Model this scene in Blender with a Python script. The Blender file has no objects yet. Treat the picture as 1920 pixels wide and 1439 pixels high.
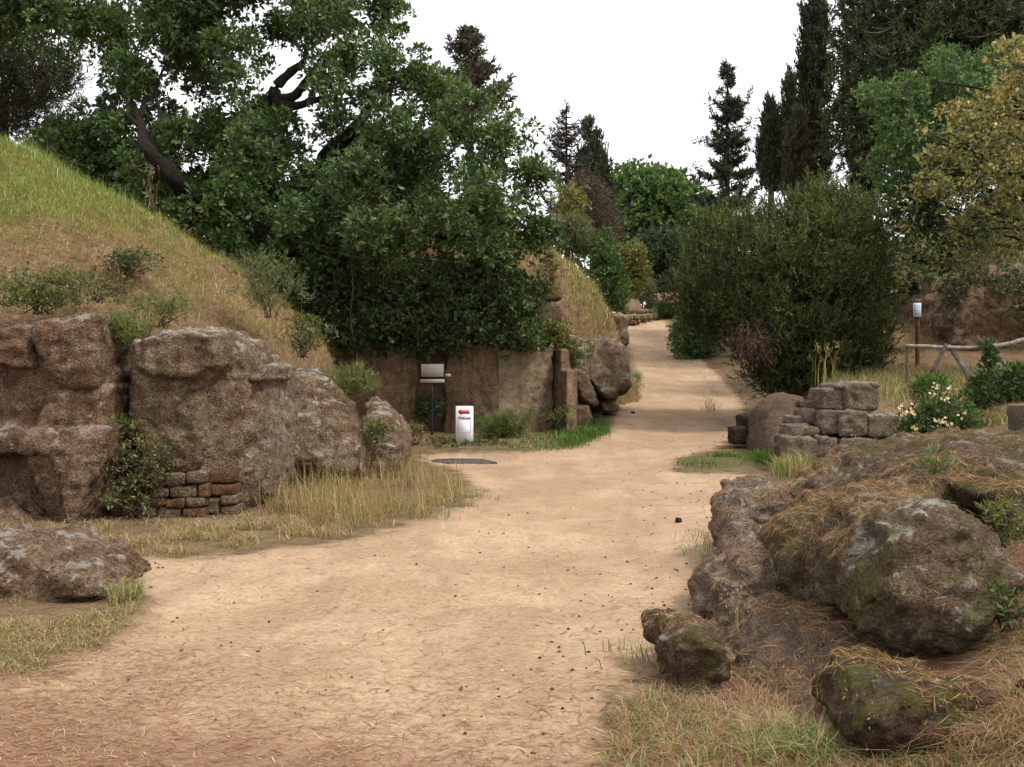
import bpy, bmesh, math
import numpy as np
from mathutils import Vector

# ------------------------------------------------------------------ camera, world, sun, exposure
S = bpy.context.scene
COL = S.collection
F, CX, CY, H = 1870.0, 960.0, 690.0, 1.65          # focal length and horizon of the photograph, eye height (m)
cam = bpy.data.cameras.new("camera")
cam.sensor_width = 36.0
cam.lens = 36.0 * F / 1920.0
cam.shift_y = -(719.5 - CY) / 1920.0
cam.clip_start, cam.clip_end = 0.1, 2000.0
camo = bpy.data.objects.new("camera", cam)
camo.location = (0, 0, H)
camo.rotation_euler = (math.radians(90), 0, 0)
COL.objects.link(camo)
S.camera = camo

SUN_EL, SUN_AZ = math.radians(55), math.radians(118)   # azimuth from +y towards +x
W = bpy.data.worlds.new("World")
S.world = W
W.use_nodes = True
nt = W.node_tree
bg = nt.nodes["Background"]
sky = nt.nodes.new("ShaderNodeTexSky")
sky.sky_type = 'NISHITA'
sky.sun_disc = False
sky.sun_elevation = SUN_EL
sky.sun_rotation = SUN_AZ
sky.dust_density = 4.0
wmix = nt.nodes.new("ShaderNodeMixRGB")                # the white overcast deck over the blue
wmix.inputs[0].default_value = 0.86
wmix.inputs[2].default_value = (10.3, 10.35, 10.5, 1)
nt.links.new(sky.outputs[0], wmix.inputs[1])
nt.links.new(wmix.outputs[0], bg.inputs[0])
bg.inputs[1].default_value = 0.12
sun = bpy.data.lights.new("sun", 'SUN')
sun.energy = 2.4
sun.angle = math.radians(10)
sun.color = (1.0, 0.95, 0.87)
suno = bpy.data.objects.new("sun", sun)
sd = Vector((math.sin(SUN_AZ) * math.cos(SUN_EL), math.cos(SUN_AZ) * math.cos(SUN_EL), math.sin(SUN_EL)))
suno.rotation_euler = (-sd).to_track_quat('-Z', 'Y').to_euler()
suno.location = (20, -10, 40)
COL.objects.link(suno)
S.view_settings.view_transform = 'Standard'
S.view_settings.look = 'None'
S.view_settings.gamma = 1
S.view_settings.exposure = 0.52
S.view_settings.use_curve_mapping = False
S.render.engine = 'CYCLES'
S.cycles.max_bounces = 5
S.cycles.diffuse_bounces = 4
S.cycles.glossy_bounces = 1
S.cycles.transmission_bounces = 3
S.cycles.transparent_max_bounces = 4
S.cycles.caustics_reflective = False
S.cycles.caustics_refractive = False
S.cycles.use_denoising = True

R = np.random.default_rng(7)

# ------------------------------------------------------------------ numeric helpers
def smooth(a, b, x):
    t = np.clip((np.asarray(x, float) - a) / (b - a), 0, 1)
    return t * t * (3 - 2 * t)

def P(px, py, Y):
    px, py, Y = np.broadcast_arrays(np.asarray(px, float), np.asarray(py, float), np.asarray(Y, float))
    return np.stack([(px - CX) / F * Y, Y, H - (py - CY) / F * Y], -1)

def _h(ix, iy, iz, k):
    n = (ix * 374761393 + iy * 668265263 + iz * 2147483647 + k * 1274126177) & 0xFFFFFFFF
    n = ((n ^ (n >> 13)) * 1274126177) & 0xFFFFFFFF
    n = ((n ^ (n >> 16)) * 2246822519) & 0xFFFFFFFF
    return ((n ^ (n >> 15)) & 0xFFFF) / 65535.0

def vnoise(p, seed=0):
    p = np.asarray(p, float)
    i = np.floor(p).astype(np.int64)
    f = p - i
    u = f * f * f * (f * (f * 6 - 15) + 10)
    r = 0
    for dx in (0, 1):
        for dy in (0, 1):
            for dz in (0, 1):
                w = (u[..., 0] if dx else 1 - u[..., 0]) * (u[..., 1] if dy else 1 - u[..., 1]) * (u[..., 2] if dz else 1 - u[..., 2])
                r = r + w * _h(i[..., 0] + dx, i[..., 1] + dy, i[..., 2] + dz, seed)
    return r * 2 - 1

def fbm(p, oct=4, seed=0, gain=.5):
    p = np.asarray(p, float)
    a, s, r = 1.0, 1.0, 0
    for k in range(oct):
        r = r + a * vnoise(p * s + 17.3 * k, seed + k)
        a *= gain
        s *= 2.03
    return r

def n2(x, y, f, seed=0, oct=3):
    return fbm(np.stack([np.asarray(x) * f, np.asarray(y) * f, np.zeros_like(x)], -1), oct, seed)

def inside(poly, x, y):
    poly = np.asarray(poly, float)
    r = np.zeros(np.shape(x), bool)
    j = len(poly) - 1
    for i in range(len(poly)):
        xi, yi = poly[i]
        xj, yj = poly[j]
        if yi != yj:
            c = ((yi > y) != (yj > y)) & (x < (xj - xi) * (y - yi) / (yj - yi) + xi)
            r ^= c
        j = i
    return r

def edge_dist(poly, x, y):
    poly = np.asarray(poly, float)
    d = np.full(np.shape(x), 1e9)
    for i in range(len(poly)):
        a, b = poly[i - 1], poly[i]
        ab = b - a
        t = np.clip(((x - a[0]) * ab[0] + (y - a[1]) * ab[1]) / max(ab @ ab, 1e-9), 0, 1)
        d = np.minimum(d, np.hypot(x - a[0] - t * ab[0], y - a[1] - t * ab[1]))
    return d

def unit(v):
    return v / np.maximum(np.linalg.norm(v, axis=-1, keepdims=True), 1e-9)

def rdir(n, rng=None):
    return unit((rng or R).normal(size=(n, 3)))

# ------------------------------------------------------------------ object helpers
def mesh_from(name, v, faces, col=None, smooth_=False):
    """v (n,3); faces: one (m,k) array or a list of them."""
    me = bpy.data.meshes.new(name)
    if not isinstance(faces, list):
        faces = [faces]
    faces = [np.asarray(f, np.int32) for f in faces if len(f)]
    me.vertices.add(len(v))
    me.vertices.foreach_set("co", np.asarray(v, np.float32).ravel())
    loops = np.concatenate([f.ravel() for f in faces])
    tot = np.concatenate([np.full(len(f), f.shape[1], np.int32) for f in faces])
    st = np.concatenate([[0], np.cumsum(tot)[:-1]]).astype(np.int32)
    me.loops.add(len(loops))
    me.loops.foreach_set("vertex_index", loops)
    me.polygons.add(len(tot))
    me.polygons.foreach_set("loop_start", st)
    me.polygons.foreach_set("loop_total", tot)
    if smooth_:
        me.polygons.foreach_set("use_smooth", np.ones(len(tot), bool))
    if col is not None:
        c = np.ones((len(v), 4), np.float32)
        c[:, :3] = col
        a = me.color_attributes.new("col", 'FLOAT_COLOR', 'POINT')
        a.data.foreach_set("color", c.ravel())
    me.update(calc_edges=True)
    me.validate()
    return me

def tag(o, label=None, cat=None, group=None, kind=None):
    if label: o["label"] = label
    if cat: o["category"] = cat
    if group: o["group"] = group
    if kind: o["kind"] = kind
    return o

def put(name, v, faces, mat, parent=None, col=None, smooth_=False, origin=None):
    """one mesh object, its origin at its base (or in its parent's frame)"""
    v = np.asarray(v, float)
    if parent is not None:
        org = np.array(world_loc(parent))
    elif origin is not None:
        org = np.asarray(origin, float)
    else:
        org = np.array([(v[:, 0].min() + v[:, 0].max()) / 2, (v[:, 1].min() + v[:, 1].max()) / 2, v[:, 2].min()])
    me = mesh_from(name, v - org, faces, col, smooth_)
    me.materials.append(mat)
    o = bpy.data.objects.new(name, me)
    COL.objects.link(o)
    if parent is None:
        o.location = org
    else:
        o.parent = parent
    return o

def world_loc(o):
    l = Vector(o.location)
    while o.parent:
        o = o.parent
        l = l + Vector(o.location)
    return l

def empty(name, loc, label, cat, group=None):
    o = bpy.data.objects.new(name, None)
    o.empty_display_size = 0.2
    o.location = [float(c) for c in loc]
    COL.objects.link(o)
    return tag(o, label, cat, group)

def join(parts):
    """list of (v, f[, c]) -> one"""
    vs, fs, cs, n = [], {}, [], 0
    for p in parts:
        vs.append(p[0])
        fl = p[1] if isinstance(p[1], list) else [p[1]]
        for f in fl:
            f = np.asarray(f)
            if len(f):
                fs.setdefault(f.shape[1], []).append(f + n)
        if len(p) > 2:
            cs.append(p[2])
        n += len(p[0])
    f = [np.concatenate(x) for x in fs.values()]
    return (np.concatenate(vs), f, np.concatenate(cs)) if cs else (np.concatenate(vs), f)

# ------------------------------------------------------------------ materials
def newmat(name):
    m = bpy.data.materials.new(name)
    m.use_nodes = True
    t = m.node_tree
    return m, t, t.nodes["Principled BSDF"]

def nd(t, kind, **kw):
    n = t.nodes.new(kind)
    for k, v in kw.items():
        if k in n.inputs:
            n.inputs[k].default_value = v
        else:
            setattr(n, k, v)
    return n

def noise_node(t, co, scale, detail=4, rough=.55, dist=0.0):
    n = nd(t, "ShaderNodeTexNoise")
    n.inputs["Scale"].default_value = scale
    n.inputs["Detail"].default_value = detail
    n.inputs["Roughness"].default_value = rough
    n.inputs["Distortion"].default_value = dist
    t.links.new(co, n.inputs["Vector"])
    return n.outputs["Fac"]

def ramp(t, fac, a, b):
    n = nd(t, "ShaderNodeMapRange")
    n.interpolation_type = 'SMOOTHSTEP'
    n.inputs["From Min"].default_value = a
    n.inputs["From Max"].default_value = b
    t.links.new(fac, n.inputs["Value"])
    return n.outputs["Result"]

def mixc(t, fac, a, b, mode='MIX'):
    n = nd(t, "ShaderNodeMixRGB", blend_type=mode)
    for i, s in ((0, fac), (1, a), (2, b)):
        if isinstance(s, (int, float)):
            n.inputs[i].default_value = s
        elif isinstance(s, tuple):
            n.inputs[i].default_value = (*s, 1)
        else:
            t.links.new(s, n.inputs[i])
    return n.outputs[0]

def mth(t, op, a, b):
    n = nd(t, "ShaderNodeMath", operation=op)
    for i, s in ((0, a), (1, b)):
        if isinstance(s, (int, float)):
            n.inputs[i].default_value = s
        else:
            t.links.new(s, n.inputs[i])
    return n.outputs[0]

def bump(t, bsdf, h, strength, dist):
    n = nd(t, "ShaderNodeBump")
    n.inputs["Strength"].default_value = strength
    n.inputs["Distance"].default_value = dist
    t.links.new(h, n.inputs["Height"])
    t.links.new(n.outputs[0], bsdf.inputs["Normal"])

def leaf_mat(name, trans=0.3, rough=.55, spec=.35):
    m, t, b = newmat(name)
    a = nd(t, "ShaderNodeVertexColor", layer_name="col")
    t.links.new(a.outputs[0], b.inputs["Base Color"])
    b.inputs["Roughness"].default_value = rough
    b.inputs["Specular IOR Level"].default_value = spec
    tr = nd(t, "ShaderNodeBsdfTranslucent")
    hs = mixc(t, 1.0, a.outputs[0], (1.25, 1.3, .6), 'MULTIPLY')
    t.links.new(hs, tr.inputs[0])
    mx = nd(t, "ShaderNodeMixShader")
    mx.inputs[0].default_value = trans
    t.links.new(b.outputs[0], mx.inputs[1])
    t.links.new(tr.outputs[0], mx.inputs[2])
    t.links.new(mx.outputs[0], t.nodes["Material Output"].inputs[0])
    return m

def plain_mat(name, c, rough=.8, var=.25, scale=9.0, bmp=.3, spec=.3):
    m, t, b = newmat(name)
    co = nd(t, "ShaderNodeTexCoord").outputs["Object"]
    f = noise_node(t, co, scale, 5)
    lo = tuple(x * (1 - var) for x in c)
    hi = tuple(min(1, x * (1 + var)) for x in c)
    t.links.new(mixc(t, ramp(t, f, .3, .7), lo, hi), b.inputs["Base Color"])
    b.inputs["Roughness"].default_value = rough
    b.inputs["Specular IOR Level"].default_value = spec
    if bmp:
        bump(t, b, noise_node(t, co, scale * 5, 4), bmp, .02)
    return m

def rock_mat(name, c1, c2, c3, lichen=(.42, .39, .33), lich=.5, moss=None, orange=.0, scale=1.0, bs=1.0, streak=0):
    """porous tuff: broad stain, fine grain, pits, pale lichen (more of it on the tops), moss"""
    m, t, b = newmat(name)
    co = nd(t, "ShaderNodeTexCoord").outputs["Object"]
    geo = nd(t, "ShaderNodeNewGeometry")
    sep = nd(t, "ShaderNodeSeparateXYZ")
    t.links.new(geo.outputs["Normal"], sep.inputs[0])
    nz = sep.outputs[2]
    big = noise_node(t, co, 1.1 * scale, 6, .62, 1.0)
    mid = noise_node(t, co, 6 * scale, 6, .65, .4)
    fine = noise_node(t, co, 38 * scale, 5, .7)
    grain = noise_node(t, co, 110 * scale, 3, .7)
    c = mixc(t, ramp(t, big, .42, .58), c1, c2)
    c = mixc(t, ramp(t, mid, .42, .62), c, c3)
    c = mixc(t, mth(t, 'MULTIPLY', ramp(t, fine, .35, .75), .75), mixc(t, 1.0, c, (.42, .38, .35), 'MULTIPLY'), mixc(t, 1.0, c, (1.5, 1.48, 1.42), 'MULTIPLY'))
    c = mixc(t, ramp(t, grain, .35, .65), mixc(t, 1.0, c, (.62, .6, .58), 'MULTIPLY'), c)
    # pale lichen
    lf = noise_node(t, co, 3.1 * scale, 7, .75, 1.0)
    lf2 = mth(t, 'ADD', lf, mth(t, 'MULTIPLY', nz, .11))
    thr = .66 - .12 * lich
    c = mixc(t, mth(t, 'MULTIPLY', ramp(t, lf2, thr, thr + .1), .8 * min(1, lich * 1.6)), c, mixc(t, ramp(t, grain, .3, .7), tuple(x * .62 for x in lichen), lichen))
    if moss:
        mf = mth(t, 'ADD', noise_node(t, co, 2.4 * scale, 6, .7, .8), mth(t, 'MULTIPLY', nz, .06))
        c = mixc(t, mth(t, 'MULTIPLY', ramp(t, mf, .5, .64), .85), c, mixc(t, ramp(t, fine, .3, .7), tuple(x * .5 for x in moss), moss))
    if orange:
        of = noise_node(t, co, 4.7 * scale, 5, .7, 1.2)
        c = mixc(t, mth(t, 'MULTIPLY', ramp(t, of, .73 - .1 * orange, .78 - .1 * orange), .7), c, (.34, .17, .05))
    # pale and dark flecks of the tuff
    fl = noise_node(t, co, 24 * scale, 3, .6)
    c = mixc(t, mth(t, 'MULTIPLY', ramp(t, fl, .65, .72), .4), c, lichen)
    c = mixc(t, mth(t, 'MULTIPLY', ramp(t, fl, .36, .30), .7), c, mixc(t, 1.0, c, (.35, .33, .31), 'MULTIPLY'))
    if streak:
        mp = nd(t, "ShaderNodeMapping")
        mp.inputs["Scale"].default_value = (1, 1, .12)
        t.links.new(co, mp.inputs[0])
        sf = noise_node(t, mp.outputs[0], 4.5, 5, .7, .3)
        c = mixc(t, mth(t, 'MULTIPLY', ramp(t, sf, .5, .68), streak), c, mixc(t, 1.0, c, (.45, .43, .42), 'MULTIPLY'))
        c = mixc(t, mth(t, 'MULTIPLY', ramp(t, sf, .42, .30), streak), c, mixc(t, 1.0, c, (1.45, 1.42, 1.35), 'MULTIPLY'))
    t.links.new(c, b.inputs["Base Color"])
    b.inputs["Roughness"].default_value = .95
    b.inputs["Specular IOR Level"].default_value = .15
    vo = nd(t, "ShaderNodeTexVoronoi")
    vo.inputs["Scale"].default_value = 26 * scale
    t.links.new(co, vo.inputs["Vector"])
    hgt = mth(t, 'ADD', mth(t, 'MULTIPLY', mid, 1.6), mth(t, 'ADD', mth(t, 'MULTIPLY', fine, .7), mth(t, 'ADD', mth(t, 'MULTIPLY', grain, .25), mth(t, 'MULTIPLY', ramp(t, vo.outputs["Distance"], .0, .45), .35))))
    bump(t, b, hgt, bs, .06 / scale)
    return m

M = {}
M['tuff'] = rock_mat("tuff", (0.3, 0.215, 0.142), (0.385, 0.3, 0.212), (0.2, 0.138, 0.09), lichen=(.50, .47, .40), lich=.62, orange=.35)
M['tuff_red'] = rock_mat("tuff_red", (0.285, 0.185, 0.115), (0.38, 0.285, 0.197), (0.185, 0.113, 0.07), lichen=(.46, .42, .355), lich=.5, orange=.3)
M['tuff_brick'] = rock_mat("tuff_brick", (.23, .12, .065), (.28, .165, .095), (.165, .085, .05), lich=.2, scale=1.5)
M['tuff_grey'] = rock_mat("tuff_grey", (0.312, 0.246, 0.18), (0.24, 0.18, 0.126), (0.384, 0.318, 0.24), lichen=(.52, .48, .42), lich=.6, orange=.2)
M['tuff_wall'] = rock_mat("tuff_wall", (0.317, 0.223, 0.142), (0.419, 0.304, 0.196), (0.243, 0.162, 0.108), lich=.15, scale=1.2, bs=.7, streak=.6)
M['tuff_light'] = rock_mat("tuff_light", (0.363, 0.281, 0.182), (0.286, 0.209, 0.132), (0.418, 0.33, 0.226), lich=.2, scale=1.4, bs=.8, streak=.4)
M['boulder'] = rock_mat("boulder", (0.176, 0.121, 0.078), (0.257, 0.182, 0.119), (0.128, 0.088, 0.058), lichen=(.46, .43, .36), lich=.42, moss=(.12, .10, .032), scale=1.8)
M['boulder_grey'] = rock_mat("boulder_grey", (0.258, 0.198, 0.15), (0.198, 0.144, 0.108), (0.312, 0.252, 0.198), lichen=(.48, .45, .39), lich=.5, scale=1.8)
M['boulder_pale'] = rock_mat('boulder_pale', (.20, .145, .105), (.155, .11, .08), (.24, .18, .135), lich=.12, scale=1.8)
M['boulder_lichen'] = rock_mat('boulder_lichen', (.19, .14, .095), (.25, .19, .13), (.135, .095, .063), lichen=(.50, .48, .42), lich=.58, moss=(.12, .105, .035), scale=1.6)
M['boulder_moss'] = rock_mat("boulder_moss", (0.121, 0.078, 0.048), (0.161, 0.103, 0.063), (0.086, 0.057, 0.037), lich=.15, moss=(.11, .105, .024), scale=1.8)
M['block'] = rock_mat("block", (0.27, 0.214, 0.168), (0.204, 0.15, 0.118), (0.336, 0.276, 0.216), lichen=(.46, .44, .38), lich=.5, scale=1.3)
M['dark_block'] = rock_mat("dark_block", (.07, .05, .038), (.09, .065, .05), (.05, .037, .03), lich=.05, scale=1.5)
M['bark'] = rock_mat("bark", (.035, .029, .024), (.055, .046, .038), (.024, .02, .017), lichen=(.14, .12, .09), lich=.15, scale=3)
M['bark_pale'] = rock_mat("bark_pale", (.16, .13, .105), (.22, .185, .15), (.10, .08, .065), lich=.2, scale=3)
M['leaf'] = leaf_mat("leaf", .28)
M['leaf_glossy'] = leaf_mat("leaf_glossy", .25, .5, .3)
M['needle'] = leaf_mat("needle", .18, .6, .25)
M['grass'] = leaf_mat("grass", .3, .7, .2)
M['straw'] = leaf_mat("straw", .25, .8, .2)

# ------------------------------------------------------------------ terrain
YT = np.array([-50, 0, 16, 18, 20, 24, 31, 42, 50, 58, 60, 64, 66, 76, 90, 140, 600.])
ZT = np.array([0, 0, 0, .02, .07, .28, .76, 1.65, 2.68, 3.92, 4.2, 4.9, 5.15, 6.2, 7.0, 9.0, 14.])
XR = (np.array([-50, 2, 4, 5.5, 7.5, 10, 13, 15, 16.5, 18, 20, 24, 31, 42, 50, 58, 80, 600.]),
      np.array([.2, .2, .4, .85, 1.5, 2.05, 3.0, 3.7, 4.5, 5.1, 5.3, 5.7, 7.1, 8.4, 9.0, 9.5, 14, 60.]))
BH = (np.array([-50, 3, 4.3, 5.0, 5.8, 7, 8.5, 10, 13, 15, 15.8, 16.8, 20, 30, 45, 60, 600.]),
      np.array([.02, .02, .08, .2, .45, .68, .66, .45, .25, .22, .3, 1.05, 1.1, 1.35, 1.6, 1.0, .5]))
BW = (np.array([-50, 3, 5, 8, 13, 15.3, 17, 20, 24, 30, 60, 600.]),
      np.array([2.0, 2.0, 1.9, 1.6, 1.7, 1.3, 1.1, 1.5, 2.0, 2.6, 4, 10.]))

def zp(Y):
    return np.interp(Y, YT, ZT)

def ground_z(x, y, fine=True):
    x, y = np.asarray(x, float), np.asarray(y, float)
    z = zp(y)
    d = x - np.interp(y, *XR)
    z = z + np.interp(y, *BH) * smooth(0.05, 1, d / np.interp(y, *BW))
    z = z + .05 * np.clip(d - 2, 0, 12) * smooth(3, 12, y) + .25 * np.clip(d - 2.0, 0, 2) * smooth(9, 11, y) * (1 - smooth(16, 17, y)) + .38 * np.clip(d - 1.15, 0, 2) * (1 - smooth(6, 9, y)) * smooth(3, 4.4, y)
    z = z + .20 * np.clip(y - 25, 0, 12) * smooth(1.5, 5, d)           # the slope behind the notice
    if fine:
        z = z + .035 * n2(x, y, .35, 3) + .012 * n2(x, y, 2.2, 5)
    return z

def to_ground(px, py):
    """where the view ray through a photo point meets the terrain (arrays)"""
    px, py = np.asarray(px, float), np.asarray(py, float)
    lo = np.full(px.shape, 2.2)
    hi = np.full(px.shape, 140.0)
    done = np.zeros(px.shape, bool)
    for Y in np.exp(np.linspace(np.log(2.2), np.log(140), 90)):
        p = P(px, py, Y)
        hit = (p[..., 2] <= ground_z(p[..., 0], p[..., 1], False)) & ~done
        hi[hit] = Y
        done |= hit
        lo[~done] = Y
    for _ in range(9):
        mid = (lo + hi) / 2
        p = P(px, py, mid)
        under = p[..., 2] <= ground_z(p[..., 0], p[..., 1], False)
        hi = np.where(under, mid, hi)
        lo = np.where(under, lo, mid)
    return P(px, py, hi)

PATH_PX = [(-1500, 1900), (-900, 1330), (-200, 1300), (0, 1275), (110, 1245), (240, 1180), (285, 1115), (215, 1085), (-200, 1080), (-500, 1060),
           (-500, 1030), (-100, 1030), (150, 1040), (330, 1045), (600, 1025), (760, 990), (880, 945), (895, 915), (860, 875), (800, 862), (790, 852),
           (880, 848), (1000, 846), (1100, 833), (1148, 808), (1152, 782), (1165, 750), (1200, 726), (1203, 706), (1192, 690), (1184, 660), (1176, 635), (1172, 617)]
PATH_PX_R = [(1255, 617), (1292, 650), (1332, 690), (1385, 740), (1398, 790), (1375, 828), (1262, 860), (1265, 886), (1400, 893), (1425, 905), (1370, 930),
             (1350, 1000), (1335, 1060), (1290, 1150), (1240, 1210), (1170, 1300), (1130, 1380), (1125, 1439), (1100, 1900)]

def flat_pt(px, py):
    Ys = np.linspace(2, 62, 3000)
    pys = CY + (H - zp(Ys)) / Ys * F
    k = np.argmax(pys <= py)
    if pys[k] > py:
        k = len(Ys) - 1
    return ((px - CX) / F * Ys[k], Ys[k])

PATH = [flat_pt(*p) for p in PATH_PX] + [(6.2, 64.0), (7.5, 75.0), (14, 82.0), (18, 84), (19, 80), (12, 75.0), (9.6, 64.0)] + [flat_pt(*p) for p in PATH_PX_R]
PATH = [(x, y) for x, y in PATH]

def path_sd(x, y):
    d = edge_dist(PATH, x, y)
    return np.where(inside(PATH, x, y), d, -d)

def ground_material():
    m, t, b = newmat("earth")
    a = nd(t, "ShaderNodeVertexColor", layer_name="col")      # r = bare path, g = green cover, b = needle litter
    sp = nd(t, "ShaderNodeSeparateColor")
    t.links.new(a.outputs[0], sp.inputs[0])
    co = nd(t, "ShaderNodeTexCoord").outputs["Object"]
    st = nd(t, "ShaderNodeMapping")
    st.inputs["Scale"].default_value = (1, 3.2, 1)            # litter lies across the slope of the path
    st.inputs["Rotation"].default_value = (0, 0, .25)
    t.links.new(co, st.inputs[0])
    big = noise_node(t, co, .55, 5, .6, .5)
    mid = noise_node(t, co, 3.2, 6, .65, .3)
    fine = noise_node(t, co, 30, 5, .7)
    grain = noise_node(t, co, 140, 3, .7)
    streak = noise_node(t, st.outputs[0], 16, 5, .75, .8)
    dirt = mixc(t, ramp(t, big, .38, .62), (.43, .308, .2), (.345, .237, .147))
    dirt = mixc(t, mth(t, 'MULTIPLY', ramp(t, mid, .45, .7), .55), dirt, (.28, .195, .125))
    tk = nd(t, "ShaderNodeMapping")
    tk.inputs["Scale"].default_value = (1.0, .22, 1)
    tk.inputs["Rotation"].default_value = (0, 0, .12)
    t.links.new(co, tk.inputs[0])
    track = noise_node(t, tk.outputs[0], 1.5, 4, .6, .6)
    dirt = mixc(t, mth(t, 'MULTIPLY', ramp(t, track, .5, .66), .6), dirt, (.285, .2, .132))
    dirt = mixc(t, mth(t, 'MULTIPLY', ramp(t, track, .44, .3), .5), dirt, (.46, .345, .235))
    dirt = mixc(t, mth(t, 'MULTIPLY', ramp(t, streak, .5, .68), .75), dirt, (.235, .135, .072))
    dirt = mixc(t, ramp(t, fine, .3, .7), mixc(t, 1.0, dirt, (.8, .78, .76), 'MULTIPLY'), mixc(t, 1.0, dirt, (1.1, 1.1, 1.1), 'MULTIPLY'))
    spots = noise_node(t, co, 55, 2, .5)
    dirt = mixc(t, mth(t, 'MULTIPLY', ramp(t, spots, .68, .74), .6), dirt, (.11, .075, .05))
    verge = mixc(t, ramp(t, mid, .35, .65), (.15, .10, .058), (.23, .165, .088))
    verge = mixc(t, ramp(t, fine, .35, .7), mixc(t, 1.0, verge, (.5, .48, .45), 'MULTIPLY'), verge)
    verge = mixc(t, sp.outputs[1], verge, mixc(t, ramp(t, fine, .3, .7), (.035, .05, .015), (.09, .115, .03)))
    litter = mixc(t, ramp(t, streak, .35, .65), (.125, .068, .044), (.265, .15, .092))
    e = mth(t, 'ADD', sp.outputs[0], mth(t, 'MULTIPLY', mth(t, 'SUBTRACT', mid, .5), .9))
    c = mixc(t, ramp(t, e, .3, .7), verge, dirt)
    l = mth(t, 'ADD', sp.outputs[2], mth(t, 'MULTIPLY', mth(t, 'SUBTRACT', streak, .5), 1.3))
    c = mixc(t, mth(t, 'MULTIPLY', ramp(t, l, .35, .85), .85), c, litter)
    t.links.new(c, b.inputs["Base Color"])
    b.inputs["Roughness"].default_value = 1.0
    b.inputs["Specular IOR Level"].default_value = .1
    hgt = mth(t, 'ADD', mth(t, 'MULTIPLY', mid, 1.2), mth(t, 'ADD', mth(t, 'MULTIPLY', fine, .5), mth(t, 'MULTIPLY', grain, .25)))
    bump(t, b, hgt, .7, .035)
    return m
M['earth'] = ground_material()

GREEN_PX = [[(905, 805), (1030, 812), (1110, 775), (1150, 790), (1145, 822), (1090, 843), (1000, 850), (900, 845)],
            [(1165, 705), (1200, 700), (1212, 730), (1170, 762)],
            [(1255, 858), (1340, 850), (1460, 836), (1470, 875), (1340, 882), (1262, 880)]]
GREEN = [[flat_pt(*p) for p in g] for g in GREEN_PX]

def ground_masks(x, y):
    sdv = path_sd(x, y)
    r = np.clip(.5 + sdv / .9, 0, 1)
    far = smooth(20, 40, y)
    r = np.where(sdv < 0, np.clip(.5 + sdv / (.9 + 1.2 * far), 0, 1), r)
    # bare grey-brown earth of the right bank beyond the green patch
    d = x - np.interp(y, *XR)
    r = np.where(y > 19, np.minimum(r, 1 - .8 * smooth(-.5, .25, d)), r)
    g = np.zeros_like(x)
    for q in GREEN:
        dd = np.where(inside(q, x, y), 1, -1) * edge_dist(q, x, y)
        g = np.maximum(g, .55 * smooth(-.25, .5, dd + .35 * n2(x, y, 1.6, 68)))
    b = .8 * (1 - smooth(3.4, 5.2, y + .35 * x)) + .15 * (1 - smooth(5, 9, y))
    b = np.maximum(b, .95 * smooth(-.1, .5, d) * (1 - smooth(9, 15, y)) * (1 - .75 * smooth(1.6, 3, d)))
    b = np.maximum(b, .45 * smooth(.3, 1.5, d) * smooth(14, 16, y))
    b = np.maximum(b, .35 * smooth(2, 4, -x - .25 * y + 1) * (1 - smooth(8, 11, y)))
    return np.stack([r, g, b], -1)

def build_ground():
    ys = [-40, -25, -12, -5, 0, 1.5, 2.5, 3.0]
    while ys[-1] < 90:
        ys.append(ys[-1] * 1.0125)
    while ys[-1] < 500:
        ys.append(ys[-1] * 1.06)
    ys = np.array(ys)
    u = np.concatenate([[-60, -25, -10, -5, -3, -2, -1.4, -1, -.85, -.75], np.arange(-.66, .66, .0055), [.7, .78, .9, 1.1, 1.4, 2, 3, 5, 10, 25, 60]])
    Yg, U = np.meshgrid(ys, u, indexing='ij')
    X = U * np.maximum(Yg, 3.0)
    X = np.clip(X, -600, 600)
    Z = ground_z(X, Yg)
    mk = ground_masks(X, Yg)
    onpath = path_sd(X, Yg)
    dirtn = smooth(-.2, .4, onpath)
    Z = Z - .05 * dirtn * smooth(-.3, 1.2, onpath) + dirtn * ((.010 * n2(X, Yg, 5, 8) + .007 * n2(X, Yg, 13, 9)) - .025 * smooth(.1, .6, n2(X * .5, Yg, .6, 11)))
    ny, nx = X.shape
    v = np.stack([X, Yg, Z], -1).reshape(-1, 3)
    idx = np.arange(ny * nx).reshape(ny, nx)
    q = np.stack([idx[:-1, :-1], idx[:-1, 1:], idx[1:, 1:], idx[1:, :-1]], -1).reshape(-1, 4)
    fm = onpath.ravel()[q].mean(1) > 0
    col = mk.reshape(-1, 3)
    for nm, sel in (("ground", ~fm), ("path", fm)):
        qq = q[sel]
        used, inv = np.unique(qq, return_inverse=True)
        o = put(nm, v[used], inv.reshape(-1, 4), M['earth'], col=col[used], smooth_=True, origin=(0, 0, 0))
        tag(o, kind='structure')
    # interpolated height of the finished sheet for planting
build_ground()

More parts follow.
